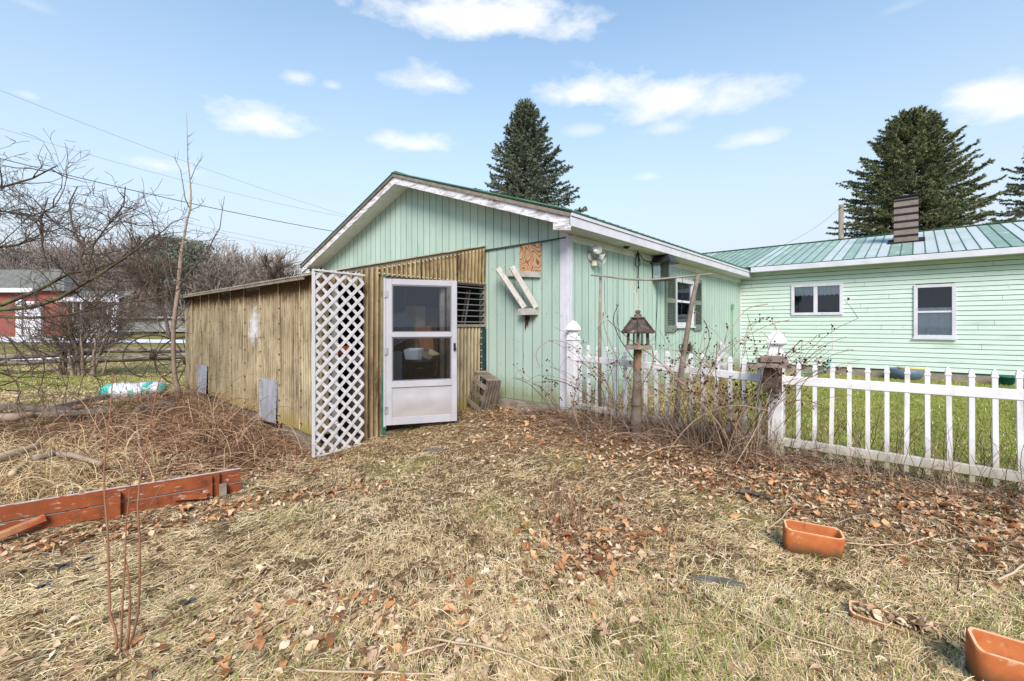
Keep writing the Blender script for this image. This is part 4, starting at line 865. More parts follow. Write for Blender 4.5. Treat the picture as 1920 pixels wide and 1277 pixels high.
def tub(name, m, c, sz, rot, tilt, label, cat):
    mb = MB(); w_, d_, h_ = sz; t = .012
    o_ = [(-w_ / 2 * .85, -d_ / 2 * .85, 0), (w_ / 2 * .85, -d_ / 2 * .85, 0), (w_ / 2 * .85, d_ / 2 * .85, 0), (-w_ / 2 * .85, d_ / 2 * .85, 0)]; p_ = [(-w_ / 2, -d_ / 2, h_), (w_ / 2, -d_ / 2, h_), (w_ / 2, d_ / 2, h_), (-w_ / 2, d_ / 2, h_)]
    i_ = [(x * .92, y * .92, h_) for x, y, _ in p_]; j_ = [(x * .8, y * .8, t) for x, y, _ in p_]
    mb.add(o_ + p_ + i_ + j_, [(3, 2, 1, 0)] + [(i, (i + 1) % 4, (i + 1) % 4 + 4, i + 4) for i in range(4)] + [(i + 4, (i + 1) % 4 + 4, (i + 1) % 4 + 8, i + 8) for i in range(4)] + [(i + 8, (i + 1) % 4 + 8, (i + 1) % 4 + 12, i + 12) for i in range(4)] + [(12, 13, 14, 15)])
    mb.v = [tuple(Matrix.Translation(c) @ Matrix.Rotation(rot, 4, 'Z') @ Matrix.Rotation(tilt, 4, 'X') @ Vector(p)) for p in mb.v]
    return gobj(mb, name, m, label, cat)
tub('plastic_tub', X['bagwhite'], (bx + .02, by - .13, .83), (.26, .22, .18), .5, .12, 'off white plastic tub on the left of the trash can rim', 'tub')
tub('litter_tray', X['card'], (bx + .10, by + .12, .86), (.36, .26, .10), 2.0, .40, 'beige tray tilted over the front of the trash can', 'tray')
mb = MB(); xb = bx - .30; mb.box(bx - .60, xb, din(780, xb), din(797, xb), -.11, diz(788, 574, xb)); gobj(mb, 'tall_box', X['card'], 'tall pale box standing behind the trash can in the greenhouse', 'box')
mb = MB(); mb.box(bx - .55, xb - .02, din(797, xb) + .01, din(822, xb), -.11, diz(808, 576, xb)); gobj(mb, 'cupboard', mat('dark_brown_board', [lin(84, 66, 48), lin(110, 88, 66)], 6), 'brown wooden cupboard behind the storm door to the right of the tall pale box', 'cupboard')
mb = MB(); cr = Matrix.Translation((bx - .25, din(748, bx - .2), 1.35)) @ Matrix.Rotation(.4, 4, 'X')
def mbox(mb, M, a): 
    x0, x1, y0, y1, z0, z1 = a; mb.add([M @ Vector(p) for p in ((x0, y0, z0), (x1, y0, z0), (x1, y1, z0), (x0, y1, z0), (x0, y0, z1), (x1, y0, z1), (x1, y1, z1), (x0, y1, z1))], [(0, 3, 2, 1), (4, 5, 6, 7), (0, 1, 5, 4), (1, 2, 6, 5), (2, 3, 7, 6), (3, 0, 4, 7)])
for k in range(9): mbox(mb, cr, (.1, .12, -.24, .24, -.2 + k * .045, -.18 + k * .045))
mbox(mb, cr, (-.15, .098, -.25, .25, -.22, .22)); gobj(mb, 'grey_crate', mat('blue_grey_plastic', [lin(78, 86, 96), lin(98, 106, 116)], 5, rough=.5), 'blue grey slatted crate tilted at the left behind the upper door glass', 'crate')
mb = MB(); mb.box(bx - .35, bx - .0, din(737, bx), din(754, bx), -.11, .98); gobj(mb, 'storage_bin', mat('grey_blue_bin', [lin(84, 92, 108)], rough=.5), 'grey blue storage bin standing left of the trash can', 'bin')
mb = MB(); mb.box(bx - .1, bx + .25, by - .6, by - .36, -.11, .1); gobj(mb, 'blue_box', X['blue'], 'low dark blue box on the greenhouse floor behind the door glass', 'box')
mb = MB(); mb.beam((bx - .1, din(812, bx) + .02, .5), (bx - .12, din(803, bx), 1.38), .02, .30, up=(0, 1, 0)); gobj(mb, 'brown_board', X['tan'], 'reddish brown board leaning right of the trash can inside', 'board')
mb = MB(); mb.tube([(JX - .16, din(830, JX - .16), -.12), (JX - .16, din(829, JX - .16), 2.3)], .05, 8); gobj(mb, 'wooden_pole', X['greywood'], 'weathered round pole standing just inside the greenhouse door', 'pole')
for k, (y0, y1, mm) in enumerate(((.86, .98, 'orange'), (1.05, .9, 'greywood'), (1.2, 1.35, 'greywood'), (.78, 1.12, 'galv'))):
    mb = MB(); yb_ = y_l0 - .1 + k * .16; mb.tube([(JX - .35 - .05 * k, yb_, .2), (JX - .25, yb_ + .25 - .1 * (k % 2), 2.05)], .018, 6)
    gobj(mb, 'tool_handle', X[mm], ['orange tool handle leaning behind the louvred window', 'long grey wooden tool handle leaning behind the louvred window, nearest the door', 'short grey wooden tool handle behind the right end of the louvred window', 'metal tool handle crossing behind the louvred window'][k], 'tool handle')
mb = MB(); mb.sm = True
mb.lathe([(.08, 0), (.12, .16), (.13, .16), (.10, .02)], (JX - .35, (y_op0 + y_op1) / 2 + .1, .95), 14); gobj(mb, 'clay_pot', X['orange'], 'orange clay pot on a shelf seen through the white lattice', 'pot')
mb = MB(); mb.box(JX - .55, JX - .1, y_op0 - .2, y_op1 + .2, .90, .949); mb.box(JX - .53, JX - .49, y_op0 - .15, y_op0 - .11, -.11, .9); mb.box(JX - .53, JX - .12, y_op1 + .1, y_op1 + .14, -.11, .9); gobj(mb, 'plant_shelf', X['greywood'], 'grey wooden shelf inside the greenhouse behind the lattice', 'shelf')
mb = MB(); mb.box(JX - .045, JX + .01, dy(624), dy(633), -.15, 1.97); mb.build('stud', X['palewood'], gh)
# lattice panel
la0 = at(586.5, 855, 5.68); la1 = at(682.5, 833, 6.24); ld = Vector((la1.x - la0.x, la1.y - la0.y, 0)); LW = ld.length; lu = ld.normalized()
lo_ = thing('lattice_panel', 'tall white plastic lattice panel leaning on the front corner of the greenhouse', 'lattice', (la0.x, la0.y, 0), 0)
zl0 = lambda u: -.235 + .02 * u; LH = 2.33
ln = Vector((lu.y, -lu.x, 0)); 
def lp(u, z, d): return Vector((lu.x * u, lu.y * u, 0)) + ln * (d + .12 * (1 - z / 2.1) * 0 - .0) + Vector((0, 0, z)) + ln * (0.0)
ang_ = R(45); sw = .040; pit = .122
def clipseg(u, z, du, dz_):
    ts = []
    lo, hi = -9, 9
    for o, d_, a, b in ((u, du, .012, LW - .012), (z, dz_, -.22, -.22 + LH)):
        t0, t1 = (a - o) / d_, (b - o) / d_
        if t0 > t1: t0, t1 = t1, t0
        lo, hi = max(lo, t0), min(hi, t1)
    return (lo, hi) if hi - lo > .02 else None
for sgn, dd in ((1, .008), (-1, .0)):
    mb = MB(); k = -30
    du, dz_ = math.cos(ang_), sgn * math.sin(ang_); per = Vector((-dz_, du))
    for k in range(-30, 31):
        u, z = LW / 2 + per.x * k * pit, .95 + per.y * k * pit; c_ = clipseg(u, z, du, dz_)
        if not c_: continue
        mb.rv = random.random()
        A_ = (u + du * c_[0], z + dz_ * c_[0]); B_ = (u + du * c_[1], z + dz_ * c_[1])
        mb.beam(lp(A_[0], A_[1], dd), lp(B_[0], B_[1], dd), sw, .0075, up=ln)
    mb.build('lattice_strips', X['lattice'], lo_)
mb = MB(); mb.beam(lp(.006, -.25, .004), lp(.006, 2.11, .004), .03, .026, up=ln); mb.beam(lp(0, 2.10, .012), lp(LW, 2.09, .012), .022, .03, up=ln); mb.beam(lp(0, -.235, .012), lp(LW, -.215, .012), .018, .022, up=ln); mb.build('frame', X['lattice'], lo_)
# crate leaning between greenhouse and garage wall
c = g2w(*[v for v in (JX + .20, -.28)]); czb = gz(c.x, c.y)
cm = Matrix.Translation((JX + .24, -.26, gzl(JX + .24, -.26) + .0)) @ Matrix.Rotation(R(18), 4, 'Y') @ Matrix.Rotation(R(-10), 4, 'Z')
wc = gthing('wooden_crate', 'weathered slatted crate standing on end between the greenhouse post and the green wall', 'crate')
mb = MB(); 
for k in range(5): mbox(mb, cm, (-.2 + k * .085, -.13 + k * .085, -.24, .02, .60, .62))
for k in range(5): mbox(mb, cm, (.215, .23, -.24 + k * .055, -.203 + k * .055, .02, .62))
mbox(mb, cm, (-.2, .215, .03, .045, .02, .60))
for k in range(3): mbox(mb, cm, (-.2, .21, -.252, -.241, .04 + k * .2, .12 + k * .2))
mb.build('slats', X['greywood'], wc, .002)
mb = MB()
for (a, b) in ((-.2, -.24), (.18, -.24), (-.2, .0), (.18, .0)): mbox(mb, cm, (a, a + .03, b, b + .03, 0, .6))
mb.build('frame', X['greywood'], wc)
# ================================================================== PICKET FENCE
fen = thing('picket_fence', 'white vinyl picket fence running from the garage corner out to the right edge', 'fence', (P1.x, P1.y, 0), 0)
def W2(p, o): return Vector((p[0] - o.x, p[1] - o.y, p[2]))
def fence_post(p, yaw, zt, w_=.108):
    mb = MB(); c = Vector((p.x - P1.x, p.y - P1.y, 0)); g = gz(p.x, p.y)
    ax = Vector((math.cos(yaw), math.sin(yaw), 0)); mb.beam(c + Vector((0, 0, g - .1)), c + Vector((0, 0, zt - .30)), w_, w_, up=ax)
    po = mb.build('post', X['vinyl'], fen, .006)
    mb = MB(); R45 = yaw + math.pi / 4
    def sqr(r, z): return [c + Vector((math.cos(R45 + k * math.pi / 2) * r, math.sin(R45 + k * math.pi / 2) * r, z)) for k in range(4)]
    pr = [(.094, zt - .30), (.094, zt - .285), (.080, zt - .275), (.078, zt - .24), (.062, zt - .215), (.056, zt - .165), (.092, zt - .155), (.096, zt - .14), (.078, zt - .09), (.046, zt - .04), (.004, zt)]
    vs = [v for r, z in pr for v in sqr(r * 1.28, z)]
    mb.add(vs, [(4 * i + k, 4 * i + (k + 1) % 4, 4 * i + 4 + (k + 1) % 4, 4 * i + 4 + k) for i in range(len(pr) - 1) for k in range(4)] + [(3, 2, 1, 0)])
    mb.build('cap', X['vinyl'], po, .003); return po
yaw1 = math.atan2(FD1.y, FD1.x); yaw2 = math.atan2(FD2.y, FD2.x)
fence_post(P1, yaw1, 1.485, .15); fence_post(P2, (yaw1 + yaw2) / 2, 1.36, .14)
def fence_sec(O, D, L_, us, zt0, zt1, zb0, zb1, rails):
    N_ = Vector((D.y, -D.x, 0)); N_ = N_ if N_.y < 0 else -N_
    rel = lambda u, d, z: Vector((O.x - P1.x, O.y - P1.y, 0)) + D * u + N_ * d + Vector((0, 0, z))
    for (ra, rb, hh) in rails:
        mb = MB(); mb.beam(rel(.05, .0, ra), rel(L_, .0, rb), .052, hh); mb.build('rail', X['vinyl'], fen, .004)
    for u in us:
        N_ = (N_ + D * random.gauss(0, .02)).normalized(); t = u / L_; lean_ = random.gauss(0, .005); zt = zt0 + (zt1 - zt0) * t; zb = zb0 + (zb1 - zb0) * t; w_ = .036 + 0; tw = .012 * random.uniform(-1, 1); mb = MB()
        zt += random.uniform(-.006, .006)
        def cs(z, k): return [rel(u + lean_ * (z - .5) * 2 + a * w_ / 2 * k, b * .019 * k + .0, z) for a, b in ((-1, -1), (1, -1), (1, 1), (-1, 1))]
        sec = cs(zb, 1) + cs(zt - .075, 1) + cs(zt - .07, 1.22) + cs(zt - .058, 1.22) + cs(zt - .050, 1.0) + cs(zt - .03, 1.02) + cs(zt - .012, .7) + cs(zt, .1)
        mb.add(sec, [(4 * i + k, 4 * i + (k + 1) % 4, 4 * i + 4 + (k + 1) % 4, 4 * i + 4 + k) for i in range(7) for k in range(4)])
        mb.build('picket', X['vinyl'], fen)
fence_sec(P1, FD1, LEN1 - .03, [.13 + k * .153 for k in range(17)], 1.135, 1.035, .12, -.0, [(.925, .825, .085), (.21, .165, .085)])
fence_sec(P2, FD2, 3.6, [.20 + k * .1423 for k in range(23)], 1.02, 1.045, .07, .02, [(.825, .83, .088), (.17, .125, .088)])
P3 = P2 + FD2 * 3.62; fence_post(P3, yaw2, 1.36)
# weathered bird house on the second post
bo = Vector((P2.x, P2.y, 0)) + Vector((-.115, -.10, 0)) + Vector((-.0, -.02, 0)); bh = thing('bird_house', 'weathered grey wooden bird house fixed to the middle white fence post', 'bird house', (bo.x, bo.y, 0), (yaw1 + yaw2) / 2 + .25)
zA = 1.4 - (734 - HY) / F * 4.75; zB = 1.4 - (690 - HY) / F * 4.75
X['dwood'] = mat('dark_weathered_wood', [lin(58, 50, 46), lin(112, 100, 90)], 9, (1, 1, .4), .95, bump=.003, stain=(lin(34, 28, 26), 6, (1, 1, 1), .52, .66))
mb = MB(); mb.box(-.085, .085, -.075, .06, zA, zB + .02); mb.build('box', X['dwood'], bh, .003)
mb = MB(); mb.tube([(0, -.077, zB - .07), (0, -.0765, zB - .07)], .02, 12); mb.build('entrance', X['blackpl'], bh)
mb = MB(); mb.prism([(-.145, 0), (.145, 0), (.145, .018), (-.145, .018)], lambda u, v, t: (u, t, zB + .015 + v + (t + .16) * .26), -.17, .10); mb.box(-.11, .11, -.10, .08, zB + .066, zB + .125); mb.build('roof', X['greywood'], bh, .003)

# ================================================================== GAZEBO FEEDER ON ITS POST
fp_ = at(1193, 790, 5.62); gzf = gz(fp_.x, fp_.y)
wp = thing('feeder_post', 'old round wooden post carrying the gazebo bird feeder in front of the picket fence', 'post', (fp_.x, fp_.y, 0))
zpl = 1.4 - (650 - HY) / F * 5.62
mb = MB(); mb.sm = True; mb.tube([(0.0, 0, gzf - .1), (.0, 0, gzf + .25), (.012, 0, .62), (.010, 0, .86)], [.074, .066, .055, .047], 12); mb.build('post_base', X['greywood'], wp)
mb = MB(); mb.beam((.010, 0, .84), (.02, 0, zpl - .02), .08, .075, up=(0, 1, 0)); mb.build('post_top', mat('brown_post', [lin(104, 78, 58), lin(146, 118, 92)], 6, (1, 1, .4), .9, bump=.002, stain=(lin(60, 44, 34), 5, (1, 1, .4), .5, .66)), wp, .004)
mb = MB(); mb.tube([(.068 * math.cos(t), .068 * math.sin(t), .44 + .015 * math.sin(t)) for t in [k * math.pi / 8 for k in range(17)]], .008, 4); mb.build('rope_tie', X['stem'], wp)
gf_ = thing('gazebo_feeder', 'small weathered wooden gazebo bird feeder with a dark hexagonal roof on its post', 'bird feeder', (fp_.x + .02, fp_.y, 0))
def hexa(mb, prof, rot=.3, n=6): mb.add([(r * math.cos(rot + 2 * math.pi * k / n), r * math.sin(rot + 2 * math.pi * k / n), z) for r, z in prof for k in range(n)], [(i * n + k, i * n + (k + 1) % n, i * n + n + (k + 1) % n, i * n + n + k) for i in range(len(prof) - 1) for k in range(n)] + [tuple(range(n - 1, -1, -1)), tuple((len(prof) - 1) * n + k for k in range(n))])
ze = 1.4 - (625 - HY) / F * 5.62; zr = 1.4 - (597 - HY) / F * 5.62; zt_ = 1.4 - (583 - HY) / F * 5.62
mb = MB(); hexa(mb, [(.165, zpl - .03), (.178, zpl - .025), (.178, zpl + .02), (.155, zpl + .022), (.15, zpl + .005), (.02, zpl + .004)]); mb.build('tray', X['greywood'], gf_)
for k in range(6):
    mb = MB(); a = .3 + k * math.pi / 3; mb.beam((.140 * math.cos(a), .140 * math.sin(a), zpl), (.13 * math.cos(a), .13 * math.sin(a), ze + .02), .022, .022); mb.build('column', X['dwood'], gf_)
mb = MB(); hexa(mb, [(.215, ze), (.220, ze + .012), (.150, ze + .085), (.08, zr - .01), (.08, zr), (.0, zr + .002)])
for k in range(6):
    a = .3 + k * math.pi / 3; mb.beam((.223 * math.cos(a), .223 * math.sin(a), ze + .015), (.08 * math.cos(a), .08 * math.sin(a), zr + .002), .02, .012)
mb.build('roof', mat('old_dark_shingle', [lin(48, 40, 37), lin(96, 84, 78)], 14, rough=.95, bump=.003, stain=(lin(160, 150, 144), 9, (1, 1, 1), .6, .72)), gf_)
mb = MB(); mb.sm = True; mb.lathe([(.09, 0), (.095, .012), (.05, .02), (.042, .05), (.02, .058), (.035, .075), (.030, .095), (.005, .105)], (0, 0, zr), 14); mb.build('finial', X['dwood'], gf_)
mb = MB(); mb.sm = True; mb.lathe([(.062, zpl + .006), (.062, ze + .03)], (0, 0, 0), 14, cap=False); mb.build('seed_tube', X['clearpl'], gf_)
mb = MB(); q = at(1184, 527, 5.9); mb.tube([(q.x - fp_.x - .02, q.y - fp_.y, q.z), (-.0, 0, zt_ + .04)], .005, 4); mb.build('hanging_cord', X['stem'], gf_)

# ================================================================== POLE ARCH
pa = thing('pole_arch', 'rustic arch of two old poles and a sagging crossbar in front of the picket fence', 'arch')
def pole(name, pts, r, m, n=7): 
    mb = MB(); mb.sm = True; mb.tube(pts, r, n); return mb.build(name, m, pa)
a0 = on_ground(1125, 779); Ya = min(a0.y, 6.5); Yb = 5.45
pole('pole', [at(1125, 776, Ya) - Vector((0, 0, .1)), at(1124, 650, Ya), at(1126, 517, Ya)], [.022, .022, .02], X['greywood'])
b0 = at(1264, 800, Yb); pole('pole', [b0 - Vector((0, 0, .12)), at(1272, 738, Yb + .05), at(1285, 645, Yb + .2), at(1297, 570, Yb + .3), at(1309, 516, Yb + .4)], [.03, .03, .032, .028, .026], X['greywood'])
pole('crossbar', [at(px, py, Ya + (Yb + .4 - Ya) * t) for px, py, t in ((1108, 516, 0), (1140, 519, .15), (1180, 524, .35), (1220, 525, .55), (1262, 521, .75), (1300, 517, .92), (1337, 513, 1.05))], [.010, .013, .014, .014, .014, .013, .009], X['greywood'])
mb = MB()
for (px, y0, y1, dx) in ((1133, 524, 590, 2), (1157, 524, 780, -1), (1156, 570, 640, 8), (1280, 521, 600, -3), (1231, 526, 690, -3), (1234, 526, 640, -6)):
    mb.tube([at(px, y0, 6.1), at(px + dx * .3, (y0 + y1) / 2, 6.05), at(px + dx, y1, 6.0)], .0035, 4, False)
mb.build('hanging_wires', X['bluepost'], pa)
mb = MB(); mb.tube([at(1091, 752, 6.6), at(1092, 650, 6.6), at(1091, 600, 6.6)], .005, 4); 

# ================================================================== FEED SACK
c = on_ground(250, 746); sk = thing('plastic_sack', 'teal and white plastic sack lying in the dead stems left of the greenhouse', 'sack', (c.x, c.y, 0), R(14))
mb = MB(); n1_, n2_ = 26, 16; vs = []; g0 = gz(c.x, c.y)
mi_ = []
for i in range(n1_ + 1):
    u = -1 + 2 * i / n1_; rr = (1 - abs(u) ** 5) ** .5 if abs(u) < 1 else 0
    for j in range(n2_):
        t = 2 * math.pi * j / n2_; x = u * .60; d = .04 * mnoise.noise(Vector((x * 5, math.cos(t) * 2, math.sin(t) * 2))) + .02 * mnoise.noise(Vector((x * 13, math.cos(t) * 4, math.sin(t) * 4)))
        vs.append((x, (.22 * rr + d) * math.cos(t), g0 + .14 + .05 * (u > .3) * (u - .3) + (.17 * rr + d) * math.sin(t)))
b_ = len(mb.v)
for i in range(n1_):
    for j in range(n2_):
        u = -1 + 2 * (i + .5) / n1_; t = 2 * math.pi * (j + .5) / n2_; front_ = math.sin(t - .4)
        mb.mi = 1 if (u < -.5 or (.42 < u < .62) or u > .85 or (math.sin(t) < .1 and (u + .2 < .25) and (j % 16 > 9 and j % 16 < 13)) or (.02 < u < .16 and math.sin(t) < .2)) else 0
        mb.f.append([i * n2_ + j, (i + 1) * n2_ + j, (i + 1) * n2_ + (j + 1) % n2_, i * n2_ + (j + 1) % n2_]); mb.m.append(mb.mi); mb.r.append(.5); mb.s.append(True)
mb.v = [tuple(v) for v in vs]; mb.build('film', [X['bagwhite'], X['teal']], sk)

# ================================================================== PLANTERS
def planter(name, label, px, py, up, Lh, Wh, H_, yaw, tilt, sink, fill=False):
    p = on_ground(px, py); o = thing(name, label, 'planter', (p.x, p.y, 0), yaw)
    g = gz(p.x, p.y) - sink; M = Matrix.Translation((0, 0, g)) @ Matrix.Rotation(tilt[0], 4, 'X') @ Matrix.Rotation(tilt[1], 4, 'Y')
    def ring(L_, W_, z, n=8, pw=.5):
        pts = []; rr = min(W_, L_) * .5
        for (cx_, cy_, a0_) in ((L_ - rr, W_ - rr, 0), (-L_ + rr, W_ - rr, 90), (-L_ + rr, -W_ + rr, 180), (L_ - rr, -W_ + rr, 270)):
            for k in range(n): a = R(a0_ + 90 * k / (n - 1)); pts.append(M @ Vector((cx_ + rr * math.cos(a), cy_ + rr * math.sin(a), z + .0022 * math.sin(a * 5 + L_ * 40))))
        return pts
    prof = [(Lh * .93, Wh * .90, 0), (Lh * .97, Wh * .95, H_ * .5), (Lh, Wh, H_ - .006), (Lh - .005, Wh - .005, H_)]
    inn = [(Lh - .016, Wh - .016, H_), (Lh - .02, Wh - .02, H_ - .006), (Lh * .92 - .014, Wh * .92 - .014, .03), (Lh * .4, Wh * .4, .028)]
    m = MB(); m.sm = True; N_ = 32; vs = [v for a in prof + inn for v in ring(*a)]
    m.v = [tuple(v) for v in vs]
    for i in range(7):
        for k in range(N_):
            m.f.append([i * N_ + k, i * N_ + (k + 1) % N_, (i + 1) * N_ + (k + 1) % N_, (i + 1) * N_ + k]); m.m.append(1 if i == 3 else 0); m.r.append(.5); m.s.append(i not in (2, 3, 4))
    m.f.append([7 * N_ + k for k in range(N_)]); m.m.append(0); m.r.append(.5); m.s.append(False); m.f.append([N_ - 1 - k for k in range(N_)]); m.m.append(0); m.r.append(.5); m.s.append(False)
    m.build('trough', [X['terra'], X['terrarim']], o); return o, g
planter('terracotta_planter', 'whole terracotta window box planter standing alone on the dry grass right of centre', 1519, 1036, 0, .172, .070, .215, R(-22), (R(10), R(3)), .035)
planter('terracotta_planter', 'terracotta planter cut off by the bottom right corner of the photograph', 1958, 1300, 0, .25, .085, .19, R(-30), (R(9), R(4)), .03)
po_, g = planter('broken_planter', 'broken terracotta planter half sunk in the grass and filled with dead leaves', 1672, 1170, 0, .19, .062, .07, R(-33), (R(9), R(5)), .042)
# ================================================================== RED BOARD BED EDGE
rb = thing('raised_bed_edge', 'peeling red painted double board garden edge held by short red stakes', 'garden edging')
eR = at(451, 924, 4.44); eL = at(-60, 1012, 3.42); bd = Vector((eR.x - eL.x, eR.y - eL.y, 0)); eL = eL - bd.normalized() * 1.3; bd = Vector((eR.x - eL.x, eR.y - eL.y, 0)); BL = bd.length; bu = bd.normalized(); bn = Vector((bu.y, -bu.x, 0))
def rp(u, d, z): t = u / BL; return Vector((eL.x, eL.y, 0)) + bu * u + bn * d + Vector((0, 0, z + (-.225 + .0 * t)))
for (z0, z1, d) in ((0.0, .105, 0), (.118, .235, .004)):
    mb = MB(); n = 24
    for i in range(n):
        u0, u1 = BL * i / n, BL * (i + 1) / n; w0 = .006 * math.sin(i * .7); w1 = .006 * math.sin((i + 1) * .7)
        A = [rp(u0, d + w0 - .02, z0), rp(u0, d + w0 + .02, z0), rp(u0, d + w0 + .02, z1), rp(u0, d + w0 - .02, z1)]; B = [rp(u1, d + w1 - .02, z0), rp(u1, d + w1 + .02, z0), rp(u1, d + w1 + .02, z1), rp(u1, d + w1 - .02, z1)]
        mb.mi = 0; mb.rv = .5; mb.add(A + B, [(0, 4, 5, 1), (1, 5, 6, 2), (3, 7, 4, 0)] + ([(0, 1, 2, 3)] if i == 0 else []) + ([(7, 6, 5, 4)] if i == n - 1 else [])); mb.mi = 1; mb.add(A + B, [(2, 6, 7, 3)])
    mb.build('board', [X['red'], X['redtop']], rb)
def at_u(px): 
    q_ = hit(px, 950, Vector((eL.x, eL.y, 0)), bn); return (Vector((q_.x - eL.x, q_.y - eL.y, 0))).dot(bu)
u = at_u(213); mb = MB(); mb.beam(rp(u, .047, -.03), rp(u, .047, .20), .105, .045, up=bn); mb.build('stake', X['red'], rb, .003)
u = at_u(389); mb = MB(); mb.beam(rp(u, .10, -.10), rp(u - .0, .07, .225), .075, .038, up=bn); mb.build('stake', X['red'], rb, .003)
mb = MB(); mb.beam(rp(u + .07, .045, -.02), rp(u + .07, .045, .235), .05, .03, up=bn); mb.build('stake', X['red'], rb, .003)
mb = MB(); mb.beam(rp(at_u(326), .045, .075), rp(u, .13, .065), .05, .04); mb.build('brace', X['red'], rb, .003)
mb = MB(); mb.beam(rp(u + .12, .06, .02), rp(u + .12, .06, .13), .06, .05, up=bn); mb.build('stub', X['greywood'], rb, .003)
mb = MB(); mb.beam(rp(at_u(88), .05, .10), rp(at_u(-40), .22, .02), .05, .05); mb.build('leaning_rail', mat('worn_orange_wood', [lin(150, 92, 60), lin(196, 150, 110)], 6, (1, 1, 1), .8, stain=(lin(170, 76, 46), 6, (1, 1, 1), .52, .6)), rb, .004)

# ================================================================== WHEELS
def wheel(name, label, c, r, yaw, lean, ns=12):
    o = thing(name, label, 'wagon wheel', (c.x, c.y, 0), yaw); M = Matrix.Translation((0, 0, c.z)) @ Matrix.Rotation(lean, 4, 'X')
    def P_(a, rr, y=0): return M @ Vector((rr * math.cos(a), y, rr * math.sin(a)))
    m = MB(); n = 44; vs = []
    for k in range(n):
        a = 2 * math.pi * k / n; vs += [P_(a, r, -.02), P_(a, r, .02), P_(a, r - .028, .02), P_(a, r - .028, -.02)]
    m.add(vs, [(4 * k + j, 4 * ((k + 1) % n) + j, 4 * ((k + 1) % n) + (j + 1) % 4, 4 * k + (j + 1) % 4) for k in range(n) for j in range(4)]); m.build('rim', X['rust'], o)
    m = MB()
    for k in range(ns): a = 2 * math.pi * (k + .3) / ns; m.tube([P_(a, .08), P_(a, r - .02)], .010, 5, False)
    m.build('spokes', X['rust'], o)
    m = MB(); m.sm = True; m.tube([P_(0, 0, -.11), P_(0, 0, .11)], [.085, .095], 12); m.build('hub', X['rust'], o)
c = at(287, 671, 14.0); gw_ = gz(c.x, c.y); wheel('wagon_wheel', 'whole rusty iron wagon wheel leaning on the split rail fence left of the greenhouse', Vector((c.x, c.y, gw_ + .62)), .72, R(38), R(-24))
c = at(352, 690, 11.6); wheel('wagon_wheel', 'rusty iron wagon wheel mostly hidden behind the left end of the greenhouse', Vector((c.x, c.y, gz(c.x, c.y) + .60)), .66, R(38), R(-20), 12)

# ================================================================== SPLIT RAIL FENCE
sr = thing('split_rail_fence', 'old split rail fence of long grey weathered rails across the left lawn', 'fence')
X['railwood'] = mat('split_rail_wood', [lin(92, 84, 74), lin(150, 140, 126)], 2.5, (1, 1, 6), .95, bump=.004, stain=(lin(44, 36, 30), 3, (1, 1, 6), .52, .62))
for (pts, r) in (([(-60, 672, 14.3), (40, 668, 14.3), (120, 663, 14.4)], .075), ([(100, 664, 14.5), (160, 657, 14.5), (260, 655.5, 14.5), (345, 656, 14.6), (420, 657, 14.6)], .07), ([(-60, 683, 14.2), (60, 680, 14.2), (150, 673, 14.3)], .06), ([(140, 675, 14.4), (240, 671, 14.4), (345, 667, 14.5), (420, 664, 14.5)], .08)):
    mb = MB(); mb.tube([at(a, b, y) + Vector((0, 0, random.uniform(-.01, .01))) for a, b, y in pts], [r * 1.45 * random.uniform(.85, 1.1) for _ in pts], 5); mb.build('rail', X['railwood'], sr)
for px in (120, 430, -70):
    q = at(px, 660, 14.45); mb = MB(); g = gz(q.x, q.y); mb.beam((q.x, q.y, g - .1), (q.x, q.y, g + .95), .12, .1); mb.build('post', X['railwood'], sr)

# ================================================================== PLANKS, LOGS, STICKS
def logg(label, pts, r, m='bark_light', name='log', cat='log', n=8, wob=.01, lift=0.0):
    P_ = [on_ground(a, b) for a, b in pts]; o0 = P_[0]; mb = MB(); mb.sm = True
    path = []
    for i in range(len(P_) - 1):
        for k in range(4): path.append(P_[i].lerp(P_[i + 1], k / 4))
    path.append(P_[-1]); path = [p + Vector((random.uniform(-wob, wob), random.uniform(-wob, wob), r * .8 + random.uniform(0, wob) + .02 + lift)) - Vector((o0.x, o0.y, 0)) for p in path]
    mb.tube(path, [r * (1 - .35 * i / len(path)) * random.uniform(.92, 1.08) for i in range(len(path))], n)
    o = mb.build(name, X[m], None, loc=(o0.x, o0.y, 0)); return tag(o, label, cat)
def plank(label, a, b, w_, h_, up=.0):
    up += .10
    p = on_ground(*a); q = on_ground(*b); mb = MB(); o0 = Vector((p.x, p.y, 0)); mb.beam(p - o0 + Vector((0, 0, h_ / 2 + up)), q - o0 + Vector((0, 0, h_ / 2 + up)), w_, h_)
    return tag(mb.build('plank', X['greywood'], None, .004, loc=o0), label, 'plank')
plank('grey plank lying just below the teal sack, nearest it', (95, 786), (205, 762), .12, .08, .05)
plank('short grey plank lying right of the others, below the sack', (258, 790), (322, 776), .13, .10, .03)
plank('long pale grey plank at the left edge of the brush', (-30, 782), (150, 790), .12, .07, .05)
plank('grey plank under the one nearest the teal sack', (60, 798), (215, 785), .14, .07, .02)
logg('brown log at the left edge beneath the long pale plank', [(-40, 812), (30, 808), (62, 802)], .07, lift=.12)
logg('thick grey driftwood log at the left edge behind the red boards', [(-30, 905), (20, 888), (75, 868)], .055, 'stickw', lift=.13)
logg('grey bent branch log to the right of the driftwood log', [(65, 890), (105, 880), (140, 886), (190, 902)], .038, 'bark_light', lift=.12)
logg('short pale log lying behind the red board edge', [(22, 922), (48, 898)], .03, 'stickw', lift=.12)
logg('dead rotten wood chunk in the leaves near the right fence', [(1385, 930), (1420, 936), (1452, 944)], .022, 'dwood', 'rotten_log', 'log', n=5, wob=.02)
